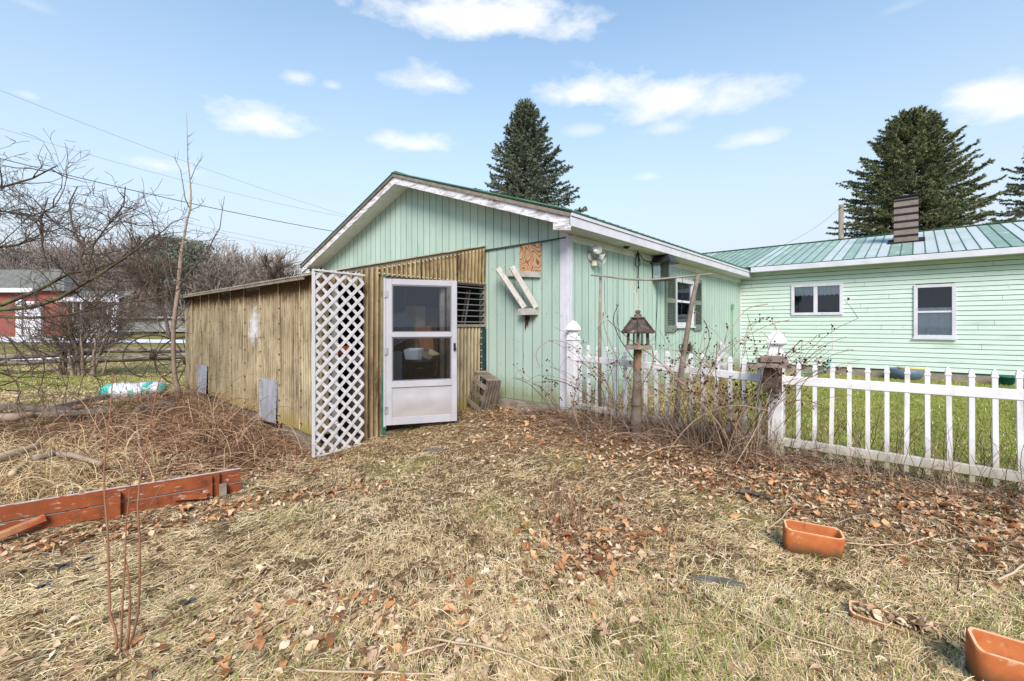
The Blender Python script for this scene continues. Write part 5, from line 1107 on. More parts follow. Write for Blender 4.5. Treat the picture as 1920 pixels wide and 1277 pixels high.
for lb, pts, r in (('long pale stick crossing the grass at bottom centre right', [(808, 1207), (900, 1222), (960, 1238), (1010, 1262), (1075, 1270)], .006),
                   ('short thick pale stick at bottom centre', [(755, 1240), (800, 1228), (838, 1218)], .008), ('thin pale stick right of the bottom centre sticks', [(860, 1192), (905, 1165), (955, 1135)], .005),
                   ('pale stick touching the left end of the whole planter', [(1440, 998), (1465, 978), (1486, 955)], .006), ('pale forked stick beside the right end of the whole planter', [(1565, 990), (1600, 975), (1640, 968)], .006),
                   ('long curved grey stick right of the whole planter', [(1575, 1024), (1640, 1030), (1700, 1028), (1755, 1010)], .006), ('long thin brown stick lying below the slate stone', [(1330, 1130), (1400, 1165), (1500, 1205), (1600, 1235)], .005),
                   ('straight pale stick lying near the right edge', [(1810, 1075), (1850, 1080), (1880, 1079)], .006), ('long straw coloured stick at the bottom edge', [(560, 1268), (700, 1272), (820, 1275)], .006),
                   ('grey stick at the right edge below the fence', [(1868, 1096), (1890, 1088), (1925, 1065)], .008), ('thin pale stick in the middle of the lawn', [(785, 1111), (840, 1112), (905, 1114)], .004)):
    logg(lb, pts, r, random.choice(['bark_light', 'stickw', 'stickw']), 'stick', 'stick', 5, .004)
def slab(label, px, py, L_, W_, yaw, m='stone'):
    p = on_ground(px, py); mb = MB(); n = 14; pl = [(L_ * math.cos(2 * math.pi * k / n) * random.uniform(.85, 1.1), W_ * math.sin(2 * math.pi * k / n) * random.uniform(.8, 1.15)) for k in range(n)]
    cy, sy_ = math.cos(yaw), math.sin(yaw); mb.prism(pl, lambda u, v, t: (u * cy - v * sy_, u * sy_ + v * cy, p.z + t), -.02, .022)
    return tag(mb.build('flat_stone', X[m], None, .004, loc=(p.x, p.y, 0)), label, 'stone')
slab('flat dark grey slate stone on the grass below the whole planter', 1345, 1093, .155, .035, R(-16)); slab('flat grey stone in the leaves in front of the storm door', 815, 846, .14, .06, R(-5))
for (px, py, lb) in ((113, 1066, 'small dark blue shard on the left lawn, nearest the red boards'), (72, 1106, 'small dark blue shard on the left lawn, farthest left'), (158, 1054, 'small dark teal shard on the left lawn, right of the other two'), (346, 1137, 'small dark blue shard right of the young shoots')):
    p = on_ground(px, py); mb = MB(); mb.add([(-.028, 0, p.z + .012), (.01, -.02, p.z + .015), (.03, .01, p.z + .03), (-.005, .026, p.z + .02)], [(0, 1, 2, 3)]); mb.add([(.0, .0, p.z + .01), (.045, .02, p.z + .012), (.03, .035, p.z + .034)], [(0, 1, 2)])
    tag(mb.build('plastic_shard', X['blue'], None, loc=(p.x, p.y, 0)), lb, 'shard')

# ================================================================== BACKGROUND BUILDINGS, POLE, WIRES
rh = thing('brick_house', 'low red brick house with white garage door behind the bare shrub at far left', 'house')
def bxw(mb, px0, px1, py0, py1, Y, dep=6):
    a = at(px0, py1, Y); b = at(px1, py0, Y); mb.box(a.x, b.x, Y, Y + dep, a.z, b.z)
YH = 46
mb = MB(); bxw(mb, -220, 128, 543, 640, YH, 2); mb.build('wall', X['brick'], rh)
mb = MB(); bxw(mb, 128, 205, 560, 600, YH + 1.0, 1); mb.build('porch_wall', mat('dim_porch_wall', [lin(104, 92, 84), lin(140, 126, 114)], 3, (3, 1, 1)), rh); mb = MB(); bxw(mb, 128, 207, 600, 640, YH + .6, 1.4); mb.build('porch_wall', X['greysid'], rh)
mb = MB(); a = at(-240, 545, YH - .6); b = at(120, 545, YH - .6); zt2 = at(0, 505, YH).z
mb.add([(a.x, YH - .6, a.z), (b.x, YH - .6, a.z), (b.x - 1.5, YH + 1.0, zt2 + .1), (a.x, YH + 1.0, zt2 + .1), (b.x, YH + 2.2, a.z), (a.x, YH + 2.2, a.z)], [(0, 1, 2, 3), (3, 2, 4, 5), (1, 4, 2)])
a = at(100, 562, YH - .6); b = at(222, 562, YH - .6); mb.add([(a.x, YH - .6, a.z + .02), (b.x, YH - .6, a.z + .02), (b.x, YH + 1.4, a.z + 1.0), (a.x, YH + 1.4, a.z + 1.0)], [(0, 1, 2, 3)]); mb.build('roof', X['roofgrey'], rh)
mb = MB(); bxw(mb, -240, 60, 540, 548, YH - .7, .1); bxw(mb, 100, 222, 558, 566, YH - .7, .1); mb.build('fascia', X['white'], rh)
for (p0, p1, q0, q1, nm, m_) in ((44, 76, 565, 631, 'garage_door', 'white'), (29, 40, 560, 631, 'door', 'white'), (138, 150, 566, 602, 'window', 'room'), (176, 200, 563, 600, 'window', 'room'), (208, 219, 552, 622, 'porch_column', 'white')):
    mb = MB(); bxw(mb, p0, p1, q0, q1, YH - .35, .3); f = mb.build(nm, X[m_], rh)
    if nm == 'window':
        mb = MB()
        for c_ in ((p0 - 2, p0, q0 - 2, q1 + 2), (p1, p1 + 2, q0 - 2, q1 + 2), (p0, p1, q0 - 2, q0), (p0, p1, q1, q1 + 2)): bxw(mb, *c_, YH - .4, .34)
        mb.build('frame', X['white'], f)
mb = MB(); bxw(mb, 222, 350, 597, 622, 56, 4); mb.box(*[v for v in (at(218, 0, 55.6).x, at(356, 0, 55.6).x)], 55.6, 60.4, at(0, 597, 55.6).z, at(0, 595, 55.6).z + .1); o = mb.build('grey_shed', X['greysid'], None); tag(o, 'long low grey building under the far trees left of the greenhouse', 'shed')
up = at(1577, 460, 24); mb = MB(); mb.tube([(up.x, up.y, gz(up.x, up.y) - .2), (up.x, up.y, at(1577, 384, 24).z)], [.15, .11], 10); q = at(1573, 388, 24); mb.tube([(up.x, up.y, q.z), (q.x - .15, q.y - .3, q.z - .1)], .03, 5)
tag(mb.build('utility_pole', X['greywood'], None), 'grey wooden utility pole rising behind the house roof beside the right spruce', 'pole')
def wire(label, P_, sag, r, m='blackmet'):
    mb = MB(); a, b = P_; n = 24; mb.tube([a.lerp(b, k / n) - Vector((0, 0, sag * 4 * (k / n) * (1 - k / n))) for k in range(n + 1)], r, 4, False); return tag(mb.build('power_line', X[m], None), label, 'power line')
X['wiregrey'] = mat('grey_wire', [lin(120, 128, 140)], rough=.6)
wire('thin service wire from the utility pole down behind the house roof', (at(1575, 390, 24), at(1440, 470, 20)), .25, .010, 'wiregrey')
for lb, a, b, ya, yb, sg, r, m in (('topmost thin power line at the left', (-60, 145), (760, 435), 22, 40, .5, .010, 'wiregrey'), ('second power line from the top at the left', (-60, 222), (760, 425), 22, 40, .6, .010, 'wiregrey'), ('thick black power line, third from the top at the left', (-60, 282), (760, 455), 20, 34, .35, .020, 'blackmet'),
                         ('fourth power line from the top at the left', (-60, 328), (760, 495), 24, 44, .3, .012, 'wiregrey'), ('lowest power line at the left', (-60, 338), (760, 503), 24.5, 44.5, .3, .012, 'wiregrey')):
    wire(lb, (at(a[0], a[1], ya), at(b[0], b[1], yb)), sg, r, m)
# ================================================================== VEGETATION HELPERS
def tubes_np(paths, radii, sides=3):
    """paths: list of (k,3) arrays of the same or different k. Returns V, F(quads)."""
    Vs = []; Fs = []; base = 0; ang_ = np.arange(sides) * 2 * math.pi / sides
    for P_, r in zip(paths, radii):
        P_ = np.asarray(P_, float); k = len(P_); d = np.gradient(P_, axis=0); d /= np.linalg.norm(d, axis=1)[:, None] + 1e-9
        ref = np.array([.31, .22, .93]) if abs(d[0][2]) < .8 else np.array([.93, .2, .1])
        a = np.cross(d, ref); a /= np.linalg.norm(a, axis=1)[:, None] + 1e-9; b = np.cross(d, a)
        ring = P_[:, None, :] + (a[:, None, :] * np.cos(ang_)[None, :, None] + b[:, None, :] * np.sin(ang_)[None, :, None]) * np.asarray(r)[:, None, None]
        Vs.append(ring.reshape(-1, 3)); i = np.arange(k - 1)[:, None] * sides; j = np.arange(sides)[None, :]; jn = (j + 1) % sides
        Fs.append(np.stack([i + j, i + jn, i + sides + jn, i + sides + j], -1).reshape(-1, 4) + base); base += k * sides
    return np.concatenate(Vs), np.concatenate(Fs)
def build_tubes(name, paths, radii, m, parent=None, sides=3, rnd=True):
    V_, F_ = tubes_np(paths, radii, sides); rv = []
    for P_ in paths: rv += [random.random()] * ((len(P_) - 1) * sides)
    return np_mesh(name, V_, F_, m, rnd=np.array(rv), parent=parent, smooth=sides > 3)
def grow(out, p, d, L_, r, lvl, maxl, nchild, spread, droop=0.0, ratio=.62, seg=5, wig=.16, minr=.003, up=0.0, rng=random):
    """recursive branch; out receives (path, radii, level)"""
    pts = [p.copy()]; rr = [r]; dd = d.normalized(); step = L_ / seg
    for i in range(seg):
        dd = (dd + Vector((rng.gauss(0, wig), rng.gauss(0, wig), rng.gauss(0, wig) + up - droop * (i / seg)))).normalized(); pts.append(pts[-1] + dd * step); rr.append(max(r * (1 - .75 * (i + 1) / seg), minr))
    out.append(([tuple(q) for q in pts], rr, lvl))
    if lvl >= maxl: return
    n = nchild[min(lvl, len(nchild) - 1)]
    for k in range(n):
        t = rng.uniform(.25, 1.0) if lvl else rng.uniform(.35, 1.0); i = min(int(t * seg), seg - 1); q = pts[i].lerp(pts[i + 1], t * seg - i)
        ax = (pts[i + 1] - pts[i]).normalized(); o_ = ax.orthogonal().normalized(); o_.rotate(Matrix.Rotation(rng.uniform(0, 6.28), 3, ax)); s_ = rng.uniform(*spread)
        nd = (ax * math.cos(s_) + o_ * math.sin(s_)).normalized(); grow(out, q, nd, L_ * ratio * rng.uniform(.7, 1.15), max(rr[i] * .6, minr), lvl + 1, maxl, nchild, spread, droop, ratio, max(seg - 1, 3), wig, minr, up, rng)
def split_build(root, out, mt, mc, sides_t=6, sides_c=3, tl=0, cname='crown'):
    T = [o for o in out if o[2] <= tl]; C_ = [o for o in out if o[2] > tl]
    build_tubes('trunk', [np.array(o[0]) for o in T], [o[1] for o in T], mt, root, sides_t)
    if C_: build_tubes(cname, [np.array(o[0]) for o in C_], [o[1] for o in C_], mc, root, sides_c)

# ================================================================== SPRUCES
def spruce(name, label, base, H_, Rb, mt, seed, z0=1.0, topr=.0, lean=0.0, bulge=0.0, nb=300):
    rg = random.Random(seed); o = thing(name, label, 'tree', base)
    build_tubes('trunk', [np.array([(lean * t, 0, H_ * t) for t in np.linspace(0, .98, 10)])], [[.22 * (1 - t) + .02 for t in np.linspace(0, 1, 10)]], X['bark'], o, 8)
    # needles: little blades along twigs along branches
    seg = []; bp = []; br_ = []
    for i in range(nb):
        t = (i + rg.random()) / nb; z = z0 + (H_ - z0) * (1 - (1 - t) ** 1.15); f = (H_ - z) / (H_ - z0); L_ = Rb * (f ** (.85 - bulge)) * rg.uniform(.72, 1.12) + .12
        a = i * 2.399 + rg.uniform(-.3, .3); el_ = R(8 + 38 * (1 - f)) - R(24) * f; d = Vector((math.cos(a) * math.cos(el_), math.sin(a) * math.cos(el_), math.sin(el_))); p = Vector((lean * z / H_, 0, z)); n = 7; pts = [p.copy()]
        for k in range(n): d = (d + Vector((rg.gauss(0, .05), rg.gauss(0, .05), (-.09 + .24 * k / n)))).normalized(); pts.append(pts[-1] + d * L_ / n)
        bp.append(np.array([tuple(q) for q in pts])); br_.append(list(np.linspace(.03 * f + .012, .005, n + 1)))
        m = max(int(L_ * 14), 6)
        for k in range(m):
            u = (k + rg.random()) / m; u = .12 + .88 * u; i0 = min(int(u * n), n - 1); q = pts[i0].lerp(pts[i0 + 1], u * n - i0); ax = (pts[i0 + 1] - pts[i0]).normalized(); sd_ = ax.cross(Vector((0, 0, 1))).normalized() * rg.choice((-1, 1))
            l2 = (.12 + .34 * L_ * (1 - u) * .6) * rg.uniform(.7, 1.2); dd = (ax * rg.uniform(.5, 1.0) + sd_ * rg.uniform(.4, 1.0) + Vector((0, 0, rg.uniform(-.55, .15)))).normalized(); seg.append((tuple(q), tuple(dd), min(l2, .5)))
        seg.append((tuple(pts[-2]), tuple((pts[-1] - pts[-2]).normalized()), .25))
    build_tubes('branches', bp, br_, X['bark'], o, 3)
    S = np.array([s[0] for s in seg]); D = np.array([s[1] for s in seg]); Ls = np.array([s[2] for s in seg]); per = 18
    g = np.random.default_rng(seed); n = len(S); S2 = np.repeat(S, per, 0); D2 = np.repeat(D, per, 0); L2 = np.repeat(Ls, per); u = g.random(n * per)
    cpos = S2 + D2 * (u * L2)[:, None]; rd = g.standard_normal((n * per, 3)); rd -= (rd * D2).sum(1)[:, None] * D2 * .6; rd /= np.linalg.norm(rd, axis=1)[:, None]
    nd = D2 * .75 + rd * .75; nd /= np.linalg.norm(nd, axis=1)[:, None]; ln_ = g.uniform(.07, .15, n * per); wv_ = np.cross(nd, g.standard_normal((n * per, 3))); wv_ /= np.linalg.norm(wv_, axis=1)[:, None]; w_ = g.uniform(.016, .030, n * per)
    V_ = np.stack([cpos - wv_ * w_[:, None], cpos + wv_ * w_[:, None], cpos + nd * ln_[:, None]], 1).reshape(-1, 3); F_ = np.arange(n * per * 3).reshape(-1, 3)
    np_mesh('crown', V_, F_, mt, rnd=np.repeat(np.clip(g.random(n) * .8 + .1, 0, 1), per), parent=o); return o
b = at(985, 385, 25); spruce('spruce_tree', 'dark narrow spruce rising behind the garage roof, the middle of three', (b.x, b.y, gz(b.x, b.y)), at(985, 197, 25).z - gz(b.x, b.y), 4.5, X['needle'], 3, z0=3.0, nb=430, bulge=.10)
b = at(1708, 385, 24); spruce('spruce_tree', 'broad yellowish green spruce behind the house chimney, with long ragged right branches', (b.x, b.y, gz(b.x, b.y)), at(1708, 218, 24).z - gz(b.x, b.y), 4.9, X['needle2'], 8, z0=2.6, bulge=.22, nb=560)
b = at(2010, 385, 24); spruce('spruce_tree', 'dark spruce half cut off by the right edge of the photograph', (b.x, b.y, gz(b.x, b.y)), at(2010, 190, 24).z - gz(b.x, b.y), 5.4, X['needle'], 21, z0=2.6, nb=300)

# ================================================================== FAR WOOD AND BARE TREES
def bare_tree(name, label, px, Y, hpx, seed, m='twig_far', maxl=4, nch=(9, 6, 5, 4), spread=(.35, .8), tr=.012, up=.06, minr=.034, group=None, L0=.55, cat='tree'):
    rg = random.Random(seed); b = at(px, 600, Y); g0 = gz(b.x, b.y); H_ = at(px, hpx, Y).z - g0; o = thing(name, label, cat, (b.x, b.y, g0), 0, group)
    out = []; grow(out, Vector((0, 0, -.1)), Vector((rg.uniform(-.05, .05), 0, 1)), H_ * L0, H_ * tr * 1.6, 0, maxl, nch, spread, 0, .60, 6, .09, minr, up, rg)
    zm = max(q[2] for o_ in out for q in o_[0]); k = H_ / zm
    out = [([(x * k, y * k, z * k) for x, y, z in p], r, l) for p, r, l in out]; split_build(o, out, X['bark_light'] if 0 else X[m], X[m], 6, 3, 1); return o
bare_tree('bare_tree', 'round bare tree standing clear of the wood just above the greenhouse roof', 432, 60, 448, 5, nch=(12, 7, 5, 4))
bare_tree('bare_tree', 'dark spiky bare tree between the greenhouse roof and the garage eave', 528, 62, 474, 9, m='twig_dark', nch=(9, 5, 4, 2), minr=.045)
bare_tree('bare_tree', 'bare tree with a dark trunk right behind the sapling at the left', 318, 42, 440, 12, m='twig_dark', nch=(9, 6, 4, 3))
bare_tree('bare_tree', 'tall pale bare tree at the left end of the far wood', 60, 62, 432, 14, nch=(11, 7, 5, 3))
bare_tree('bare_tree', 'bare tree rising above the wood behind the red brick house', 175, 64, 428, 15, nch=(11, 7, 5, 3)); bare_tree('bare_tree', 'bare tree in the wood midway between brick house and sapling', 245, 58, 436, 16, nch=(11, 7, 5, 3))
bare_tree('bare_tree', 'small bare tree at the right end of the far wood beside the spiky tree', 480, 66, 484, 17, nch=(9, 6, 4, 3)); bare_tree('bare_tree', 'bare tree in the far wood left of the round one', 385, 64, 452, 18, nch=(11, 7, 5, 3))
def far_pine(label, px, Y, top, seed):
    rg = random.Random(seed); b = at(px, 600, Y); g0 = gz(b.x, b.y); H_ = at(px, top, Y).z - g0; o = thing('pine_tree', label, 'tree', (b.x, b.y, g0)); build_tubes('trunk', [np.array([(0, 0, z) for z in np.linspace(0, H_ * .97, 6)])], [list(np.linspace(.3, .05, 6))], X['bark'], o, 6)
    V_ = []; g = np.random.default_rng(seed)
    for k in range(44):
        z = H_ * (.35 + .65 * rg.random() ** .8); f = (1 - z / H_); a = rg.uniform(0, 6.28); r = (1 + 3.2 * f ** .6) * rg.uniform(.4, 1); c_ = np.array([math.cos(a) * r, math.sin(a) * r, z]); n = 170
        p = c_ + g.standard_normal((n, 3)) * np.array([.75, .75, .22]); q = g.standard_normal((n, 3)) * .13; q2 = g.standard_normal((n, 3)) * .13; V_.append(np.stack([p, p + q, p + q2], 1).reshape(-1, 3))
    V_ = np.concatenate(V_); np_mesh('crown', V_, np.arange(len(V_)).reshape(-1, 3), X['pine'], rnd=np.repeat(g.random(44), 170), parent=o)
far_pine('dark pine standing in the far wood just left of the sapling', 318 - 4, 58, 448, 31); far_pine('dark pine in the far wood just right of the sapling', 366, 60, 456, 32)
# the wood itself: one mass
out = []; rg = random.Random(77)
for i in range(34):
    px = -90 + i * 18.5 + rg.uniform(-8, 8); Y = rg.uniform(66, 84); top = 438 + rg.uniform(-12, 24) + max(0, (px - 330) * .14); b = at(px, 600, Y); g0 = gz(b.x, b.y); H_ = at(px, top, Y).z - g0; o_ = []
    grow(o_, Vector((b.x, b.y, g0 - .3)), Vector((rg.uniform(-.06, .06), 0, 1)), H_ * .52, H_ * .014, 0, 3, (16, 10, 7), (.35, .9), 0, .6, 5, .1, .036, .05, rg); zm = max(q[2] for p in o_ for q in p[0]) - g0; k = H_ / zm
    out += [([(b.x + (x - b.x) * k, y, g0 + (z - g0) * k) for x, y, z in p], r, l) for p, r, l in o_]
    for j in range(16):                       # undergrowth
        q = Vector((b.x + rg.uniform(-3, 3), b.y - rg.uniform(2, 14), g0 - .2)); o2 = []; grow(o2, q, Vector((rg.uniform(-.4, .4), rg.uniform(-.3, .3), 1)), rg.uniform(1.6, 4.6), .06, 0, 2, (9, 6), (.3, 1.0), 0, .55, 4, .14, .035, .03, rg); out += o2
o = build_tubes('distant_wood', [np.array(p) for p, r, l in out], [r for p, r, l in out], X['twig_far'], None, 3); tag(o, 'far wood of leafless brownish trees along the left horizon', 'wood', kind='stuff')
# dead leaves carpet under the far wood so that the horizon has no bare line
for nm, px, Y, seed in ():
    pass

# ================================================================== MULTI-STEM SHRUB, SAPLING, APPLE BOUGHS, SHOOTS
rg = random.Random(5); b = on_ground(150, 705); o = thing('bare_shrub', 'large bare many-stemmed shrub on the lawn beyond the split rail fence at left', 'shrub', (b.x, b.y, b.z)); out = []
for i in range(15):
    a = rg.uniform(0, 6.28); r0 = rg.uniform(.05, .55); t = rg.uniform(.08, .5); grow(out, Vector((r0 * math.cos(a) * 1.1, r0 * math.sin(a) * .6, -.1)), Vector((math.cos(a) * t, math.sin(a) * t, 1)), rg.uniform(1.1, 1.9), rg.uniform(.035, .065), 0, 3, (5, 5, 4), (.3, .9), .02, .66, 6, .12, .007, .04, rg)
split_build(o, out, X['bark_light'], X['bark'], 6, 3, 0)
Ys = 9.4
def ppath(pts, Y, dY=0.0): return [at(a, b_, Y + dY * i / max(len(pts) - 1, 1)) for i, (a, b_) in enumerate(pts)]
def twigs(mb, P_, n, L_, r, rg, lo=.2, upb=.5):
    for _ in range(n):
        t = rg.uniform(lo, 1) * (len(P_) - 1); i = min(int(t), len(P_) - 2); q = P_[i].lerp(P_[i + 1], t - i); d = (P_[i + 1] - P_[i]).normalized(); s = Vector((rg.gauss(0, 1), rg.gauss(0, 1), rg.gauss(0, 1) + upb)).normalized(); d2 = (d * .7 + s * .8).normalized(); l = L_ * rg.uniform(.4, 1.2)
        mb.tube([q, q + d2 * l * .5 + Vector((0, 0, .03 * l)), q + (d2 + Vector((0, 0, .35))).normalized() * l], [r, r * .7, r * .4], 4, False)
sp_ = thing('sapling', 'tall thin leafless sapling beside the left end of the greenhouse', 'tree'); rg = random.Random(3)
mb = MB(); mb.sm = True; P_ = ppath([(338, 752), (334, 735), (327, 700), (325, 660), (325, 620), (329, 580), (334, 545), (337, 505), (340, 470), (346, 440), (350, 415), (357, 392), (358, 360), (356, 335), (352, 300), (351, 260), (350, 213)], Ys); mb.tube(P_, [.055, .048, .042, .04, .04, .04, .042, .038, .030, .024, .019, .017, .015, .012, .010, .007, .004], 7); mb.build('trunk', X['bark_light'], sp_)
mb = MB(); mb.sm = True
for pts, r in (([(335, 540), (352, 515), (372, 492), (390, 470), (400, 448), (412, 428), (416, 400), (421, 368)], .022), ([(357, 394), (347, 372), (343, 345), (338, 318), (325, 292)], .013), ([(358, 336), (366, 315), (378, 298)], .008), ([(358, 394), (372, 388), (382, 378)], .008), ([(330, 580), (318, 540), (308, 500), (296, 470), (290, 440), (285, 410), (274, 380), (268, 356)], .020),
               ([(327, 600), (345, 580), (360, 560), (380, 540), (392, 510), (403, 478)], .012), ([(325, 640), (300, 610), (280, 570), (255, 545), (240, 520)], .014), ([(326, 620), (350, 600), (372, 575)], .011), ([(334, 545), (322, 515), (316, 480), (300, 450), (296, 430)], .011)):
    Q = ppath(pts, Ys, rg.uniform(-.5, .5)); mb.tube(Q, list(np.linspace(r, .004, len(Q))), 5); twigs(mb, Q, 6, .22, .004, rg)
twigs(mb, P_[6:], 16, .16, .004, rg); mb.build('crown', X['bark'], sp_)
ap = thing('apple_tree', 'old apple tree outside the left edge reaching dark mossy boughs into view', 'tree'); rg = random.Random(41); out = []
X['mossbark'] = mat('mossy_bark', [lin(62, 54, 46), lin(100, 88, 76)], 9, rough=.95, attr=.3, stain=(lin(96, 104, 62), 5, (1, 1, 1), .52, .64))
tb = at(-330, 700, 6.2); g0 = gz(tb.x, tb.y); mains = []
mains.append(([Vector((tb.x, tb.y, g0 - .1)), Vector((tb.x + .05, tb.y, .5)), Vector((tb.x + .0, tb.y, 1.1)), Vector((tb.x - .1, tb.y + .1, 1.8)), Vector((tb.x - .2, tb.y + .2, 2.8))], [.2, .17, .16, .13, .09]))
for pts, r0, dY, lvls in (([(-330, 640), (-150, 598), (0, 580), (60, 576), (110, 560), (150, 536), (200, 506), (250, 472), (300, 440)], .042, -.5, 1), ([(-300, 610), (-120, 590), (0, 573), (70, 545), (130, 512), (175, 505), (215, 492), (262, 462), (290, 435)], .038, .4, 1), ([(-200, 600), (-40, 592), (60, 596), (130, 590), (190, 575), (245, 566), (305, 556)], .025, -.2, 1),
                      ([(-330, 560), (-200, 500), (-60, 470), (30, 460), (60, 450)], .035, .5, 1), ([(-330, 480), (-200, 420), (-60, 360), (0, 352), (60, 335), (108, 310)], .03, 0, 1), ([(-330, 500), (-100, 430), (0, 395), (60, 405), (110, 385)], .022, .8, 1), ([(165, 525), (150, 490), (155, 470), (135, 420), (130, 380), (145, 350)], .018, 0, 1), ([(166, 500), (175, 460), (200, 425), (232, 385), (235, 350)], .014, .2, 1),
                      ([(90, 505), (80, 470), (78, 440), (78, 410), (90, 370)], .014, .1, 1), ([(-100, 640), (0, 625), (60, 660), (120, 690), (180, 705)], .012, .3, 1), ([(-100, 680), (0, 690), (30, 715), (38, 735)], .010, .1, 1)):
    Q = [at(a, b_, 6.2 + dY * i / len(pts)) for i, (a, b_) in enumerate(pts)]; mains.append((Q, list(np.linspace(r0, .007, len(Q)))))
    for k in range(int(4 + len(Q) * 2.3)):
        t = rg.uniform(.3, 1) * (len(Q) - 1); i = min(int(t), len(Q) - 2); q = Q[i].lerp(Q[i + 1], t - i); ax = (Q[i + 1] - Q[i]).normalized()
        if q.x < -8.5: continue
        s = Vector((rg.gauss(.25, .8), rg.gauss(0, .8), rg.gauss(.0, .9))); d = (ax * .6 + s.normalized()).normalized(); grow(out, q, d, rg.uniform(.3, .85), rg.uniform(.007, .012), 1, 3, (4, 3, 3), (.4, 1.1), .0, .6, 5, .2, .0026, .03, rg)
build_tubes('trunk', [np.array([tuple(v) for v in Q]) for Q, r in mains], [r for Q, r in mains], X['mossbark'], ap, 7)
out = [o_ for o_ in out if max(q[2] for q in o_[0]) < (3.35 if min(q[0] for q in o_[0]) > -6.2 else 4.1)]
build_tubes('crown', [np.array(p) for p, r, l in out], [r for p, r, l in out], X['twig_dark'], ap, 3)
sh = thing('young_shoots', 'clump of thin reddish brown leafless shoots growing in the grass at lower left', 'shoots'); rg = random.Random(8); mb = MB(); mb.sm = True
for pts, r, Yb_, dY in (([(213, 1244), (219, 1200), (216, 1180), (206, 1150), (204, 1080), (202, 1000), (196, 930), (195, 880), (200, 830), (206, 780), (212, 700)], .007, 2.22, .25), ([(226, 1236), (229, 1150), (234, 1060), (237, 980), (243, 920), (250, 865)], .005, 2.2, .1), ([(236, 1236), (242, 1180), (244, 1120), (240, 1070), (234, 1040)], .0065, 2.22, .03),
                        ([(236, 1240), (250, 1190), (259, 1150), (262, 1090), (262, 1010), (258, 950), (262, 900), (272, 850), (283, 790), (292, 740), (303, 700)], .0065, 2.24, .3), ([(258, 1095), (268, 1070), (272, 1060)], .003, 2.25, .02), ([(262, 985), (300, 915), (330, 875), (356, 835)], .0028, 2.28, .2), ([(230, 1238), (245, 1215), (258, 1180)], .003, 2.22, .02), ([(222, 1210), (260, 1245), (300, 1260)], .0028, 2.15, -.08)):
    Q = ppath(pts, Yb_, dY); mb.tube(Q, list(np.linspace(r, r * .35, len(Q))), 6)
    for k in range(len(Q) * 2):
        t = rg.uniform(.3, 1) * (len(Q) - 1); i = min(int(t), len(Q) - 2); q = Q[i].lerp(Q[i + 1], t - i); mb.tube([q, q + Vector((rg.uniform(-.008, .008), rg.uniform(-.005, .005), .008))], [.0025, .001], 4, False)
mb.build('stems', X['shoot'], sh)

# ================================================================== ROSE BUSHES WITH HIPS, DEAD PERENNIALS
def rose(name, label, base, canes, n, seed, hips=True, m='stem_red', hmax=1.5, minr=.0025):
    rg = random.Random(seed); o = thing(name, label, 'bush', (base.x, base.y, 0)); paths = []; rad = []; hip = MB(); hip.sm = True
    for c_ in range(n):
        p = Vector((rg.gauss(0, .12), rg.gauss(0, .08), base.z)); a = rg.uniform(0, 6.28); sp0 = rg.uniform(.1, .55); d = Vector((math.cos(a) * sp0, math.sin(a) * sp0 * .6, 1)).normalized(); L_ = rg.uniform(.55, 1.0) * hmax * 1.25; seg = 9; pts = [p.copy()]
        for k in range(seg): d = (d + Vector((math.cos(a) * .09, math.sin(a) * .05, -.13 * k / seg * rg.uniform(.6, 1.8))) + Vector((rg.gauss(0, .05), rg.gauss(0, .05), rg.gauss(0, .04)))).normalized(); pts.append(pts[-1] + d * L_ / seg)
        paths.append(np.array([tuple(q) for q in pts])); rad.append(list(np.linspace(rg.uniform(.003, .0058), minr, seg + 1)))
        for k in range(rg.randint(2, 5)):
            i = rg.randint(3, seg); q = pts[i]; dd = (Vector((rg.gauss(0, 1), rg.gauss(0, .6), rg.gauss(.7, .6)))).normalized(); l = rg.uniform(.08, .28); e = q + dd * l; mid_ = q.lerp(e, .5) + Vector((0, 0, .02)); paths.append(np.array([tuple(q), tuple(mid_), tuple(e)])); rad.append([.003, .0026, .002])
            if hips and rg.random() < .75:
                for h in range(rg.randint(1, 4)): ee = e + Vector((rg.gauss(0, .022), rg.gauss(0, .02), rg.gauss(0, .02))); hip.ball(ee, rg.uniform(.008, .013), 4); paths.append(np.array([tuple(mid_.lerp(e, .7)), tuple(ee)])); rad.append([.002, .0018])
    build_tubes('stems', paths, rad, X[m], o, 3)
    if hips and hip.v: tag(hip.build('hips', X['pod'], o), kind='stuff')
    return o
def gp(px, py, Y): p = at(px, py, Y); return Vector((p.x, p.y, gz(p.x, p.y)))
rose('rose_bush', 'tangled leafless rose bush with dark hips left of the weathered bird house', gp(1395, 800, 4.9), 0, 52, 1, hmax=1.4)
rose('rose_bush', 'leafless rose bush with arching canes around the leaning pole of the arch', gp(1300, 800, 5.3), 0, 28, 2, hmax=1.25)
rose('rose_bush', 'sparse rose bush with hips between the straight pole and the feeder post', gp(1150, 780, 6.2), 0, 16, 3, hmax=1.5)
rose('rose_bush', 'thin leafless rose canes against the garage wall left of the first white post', gp(1052, 778, 6.45), 0, 9, 4, hmax=.95)
rose('rose_bush', 'rose bush with upright tall hips behind the fence at the far garage corner', gp(1432, 760, 5.6), 0, 16, 6, hmax=1.6)
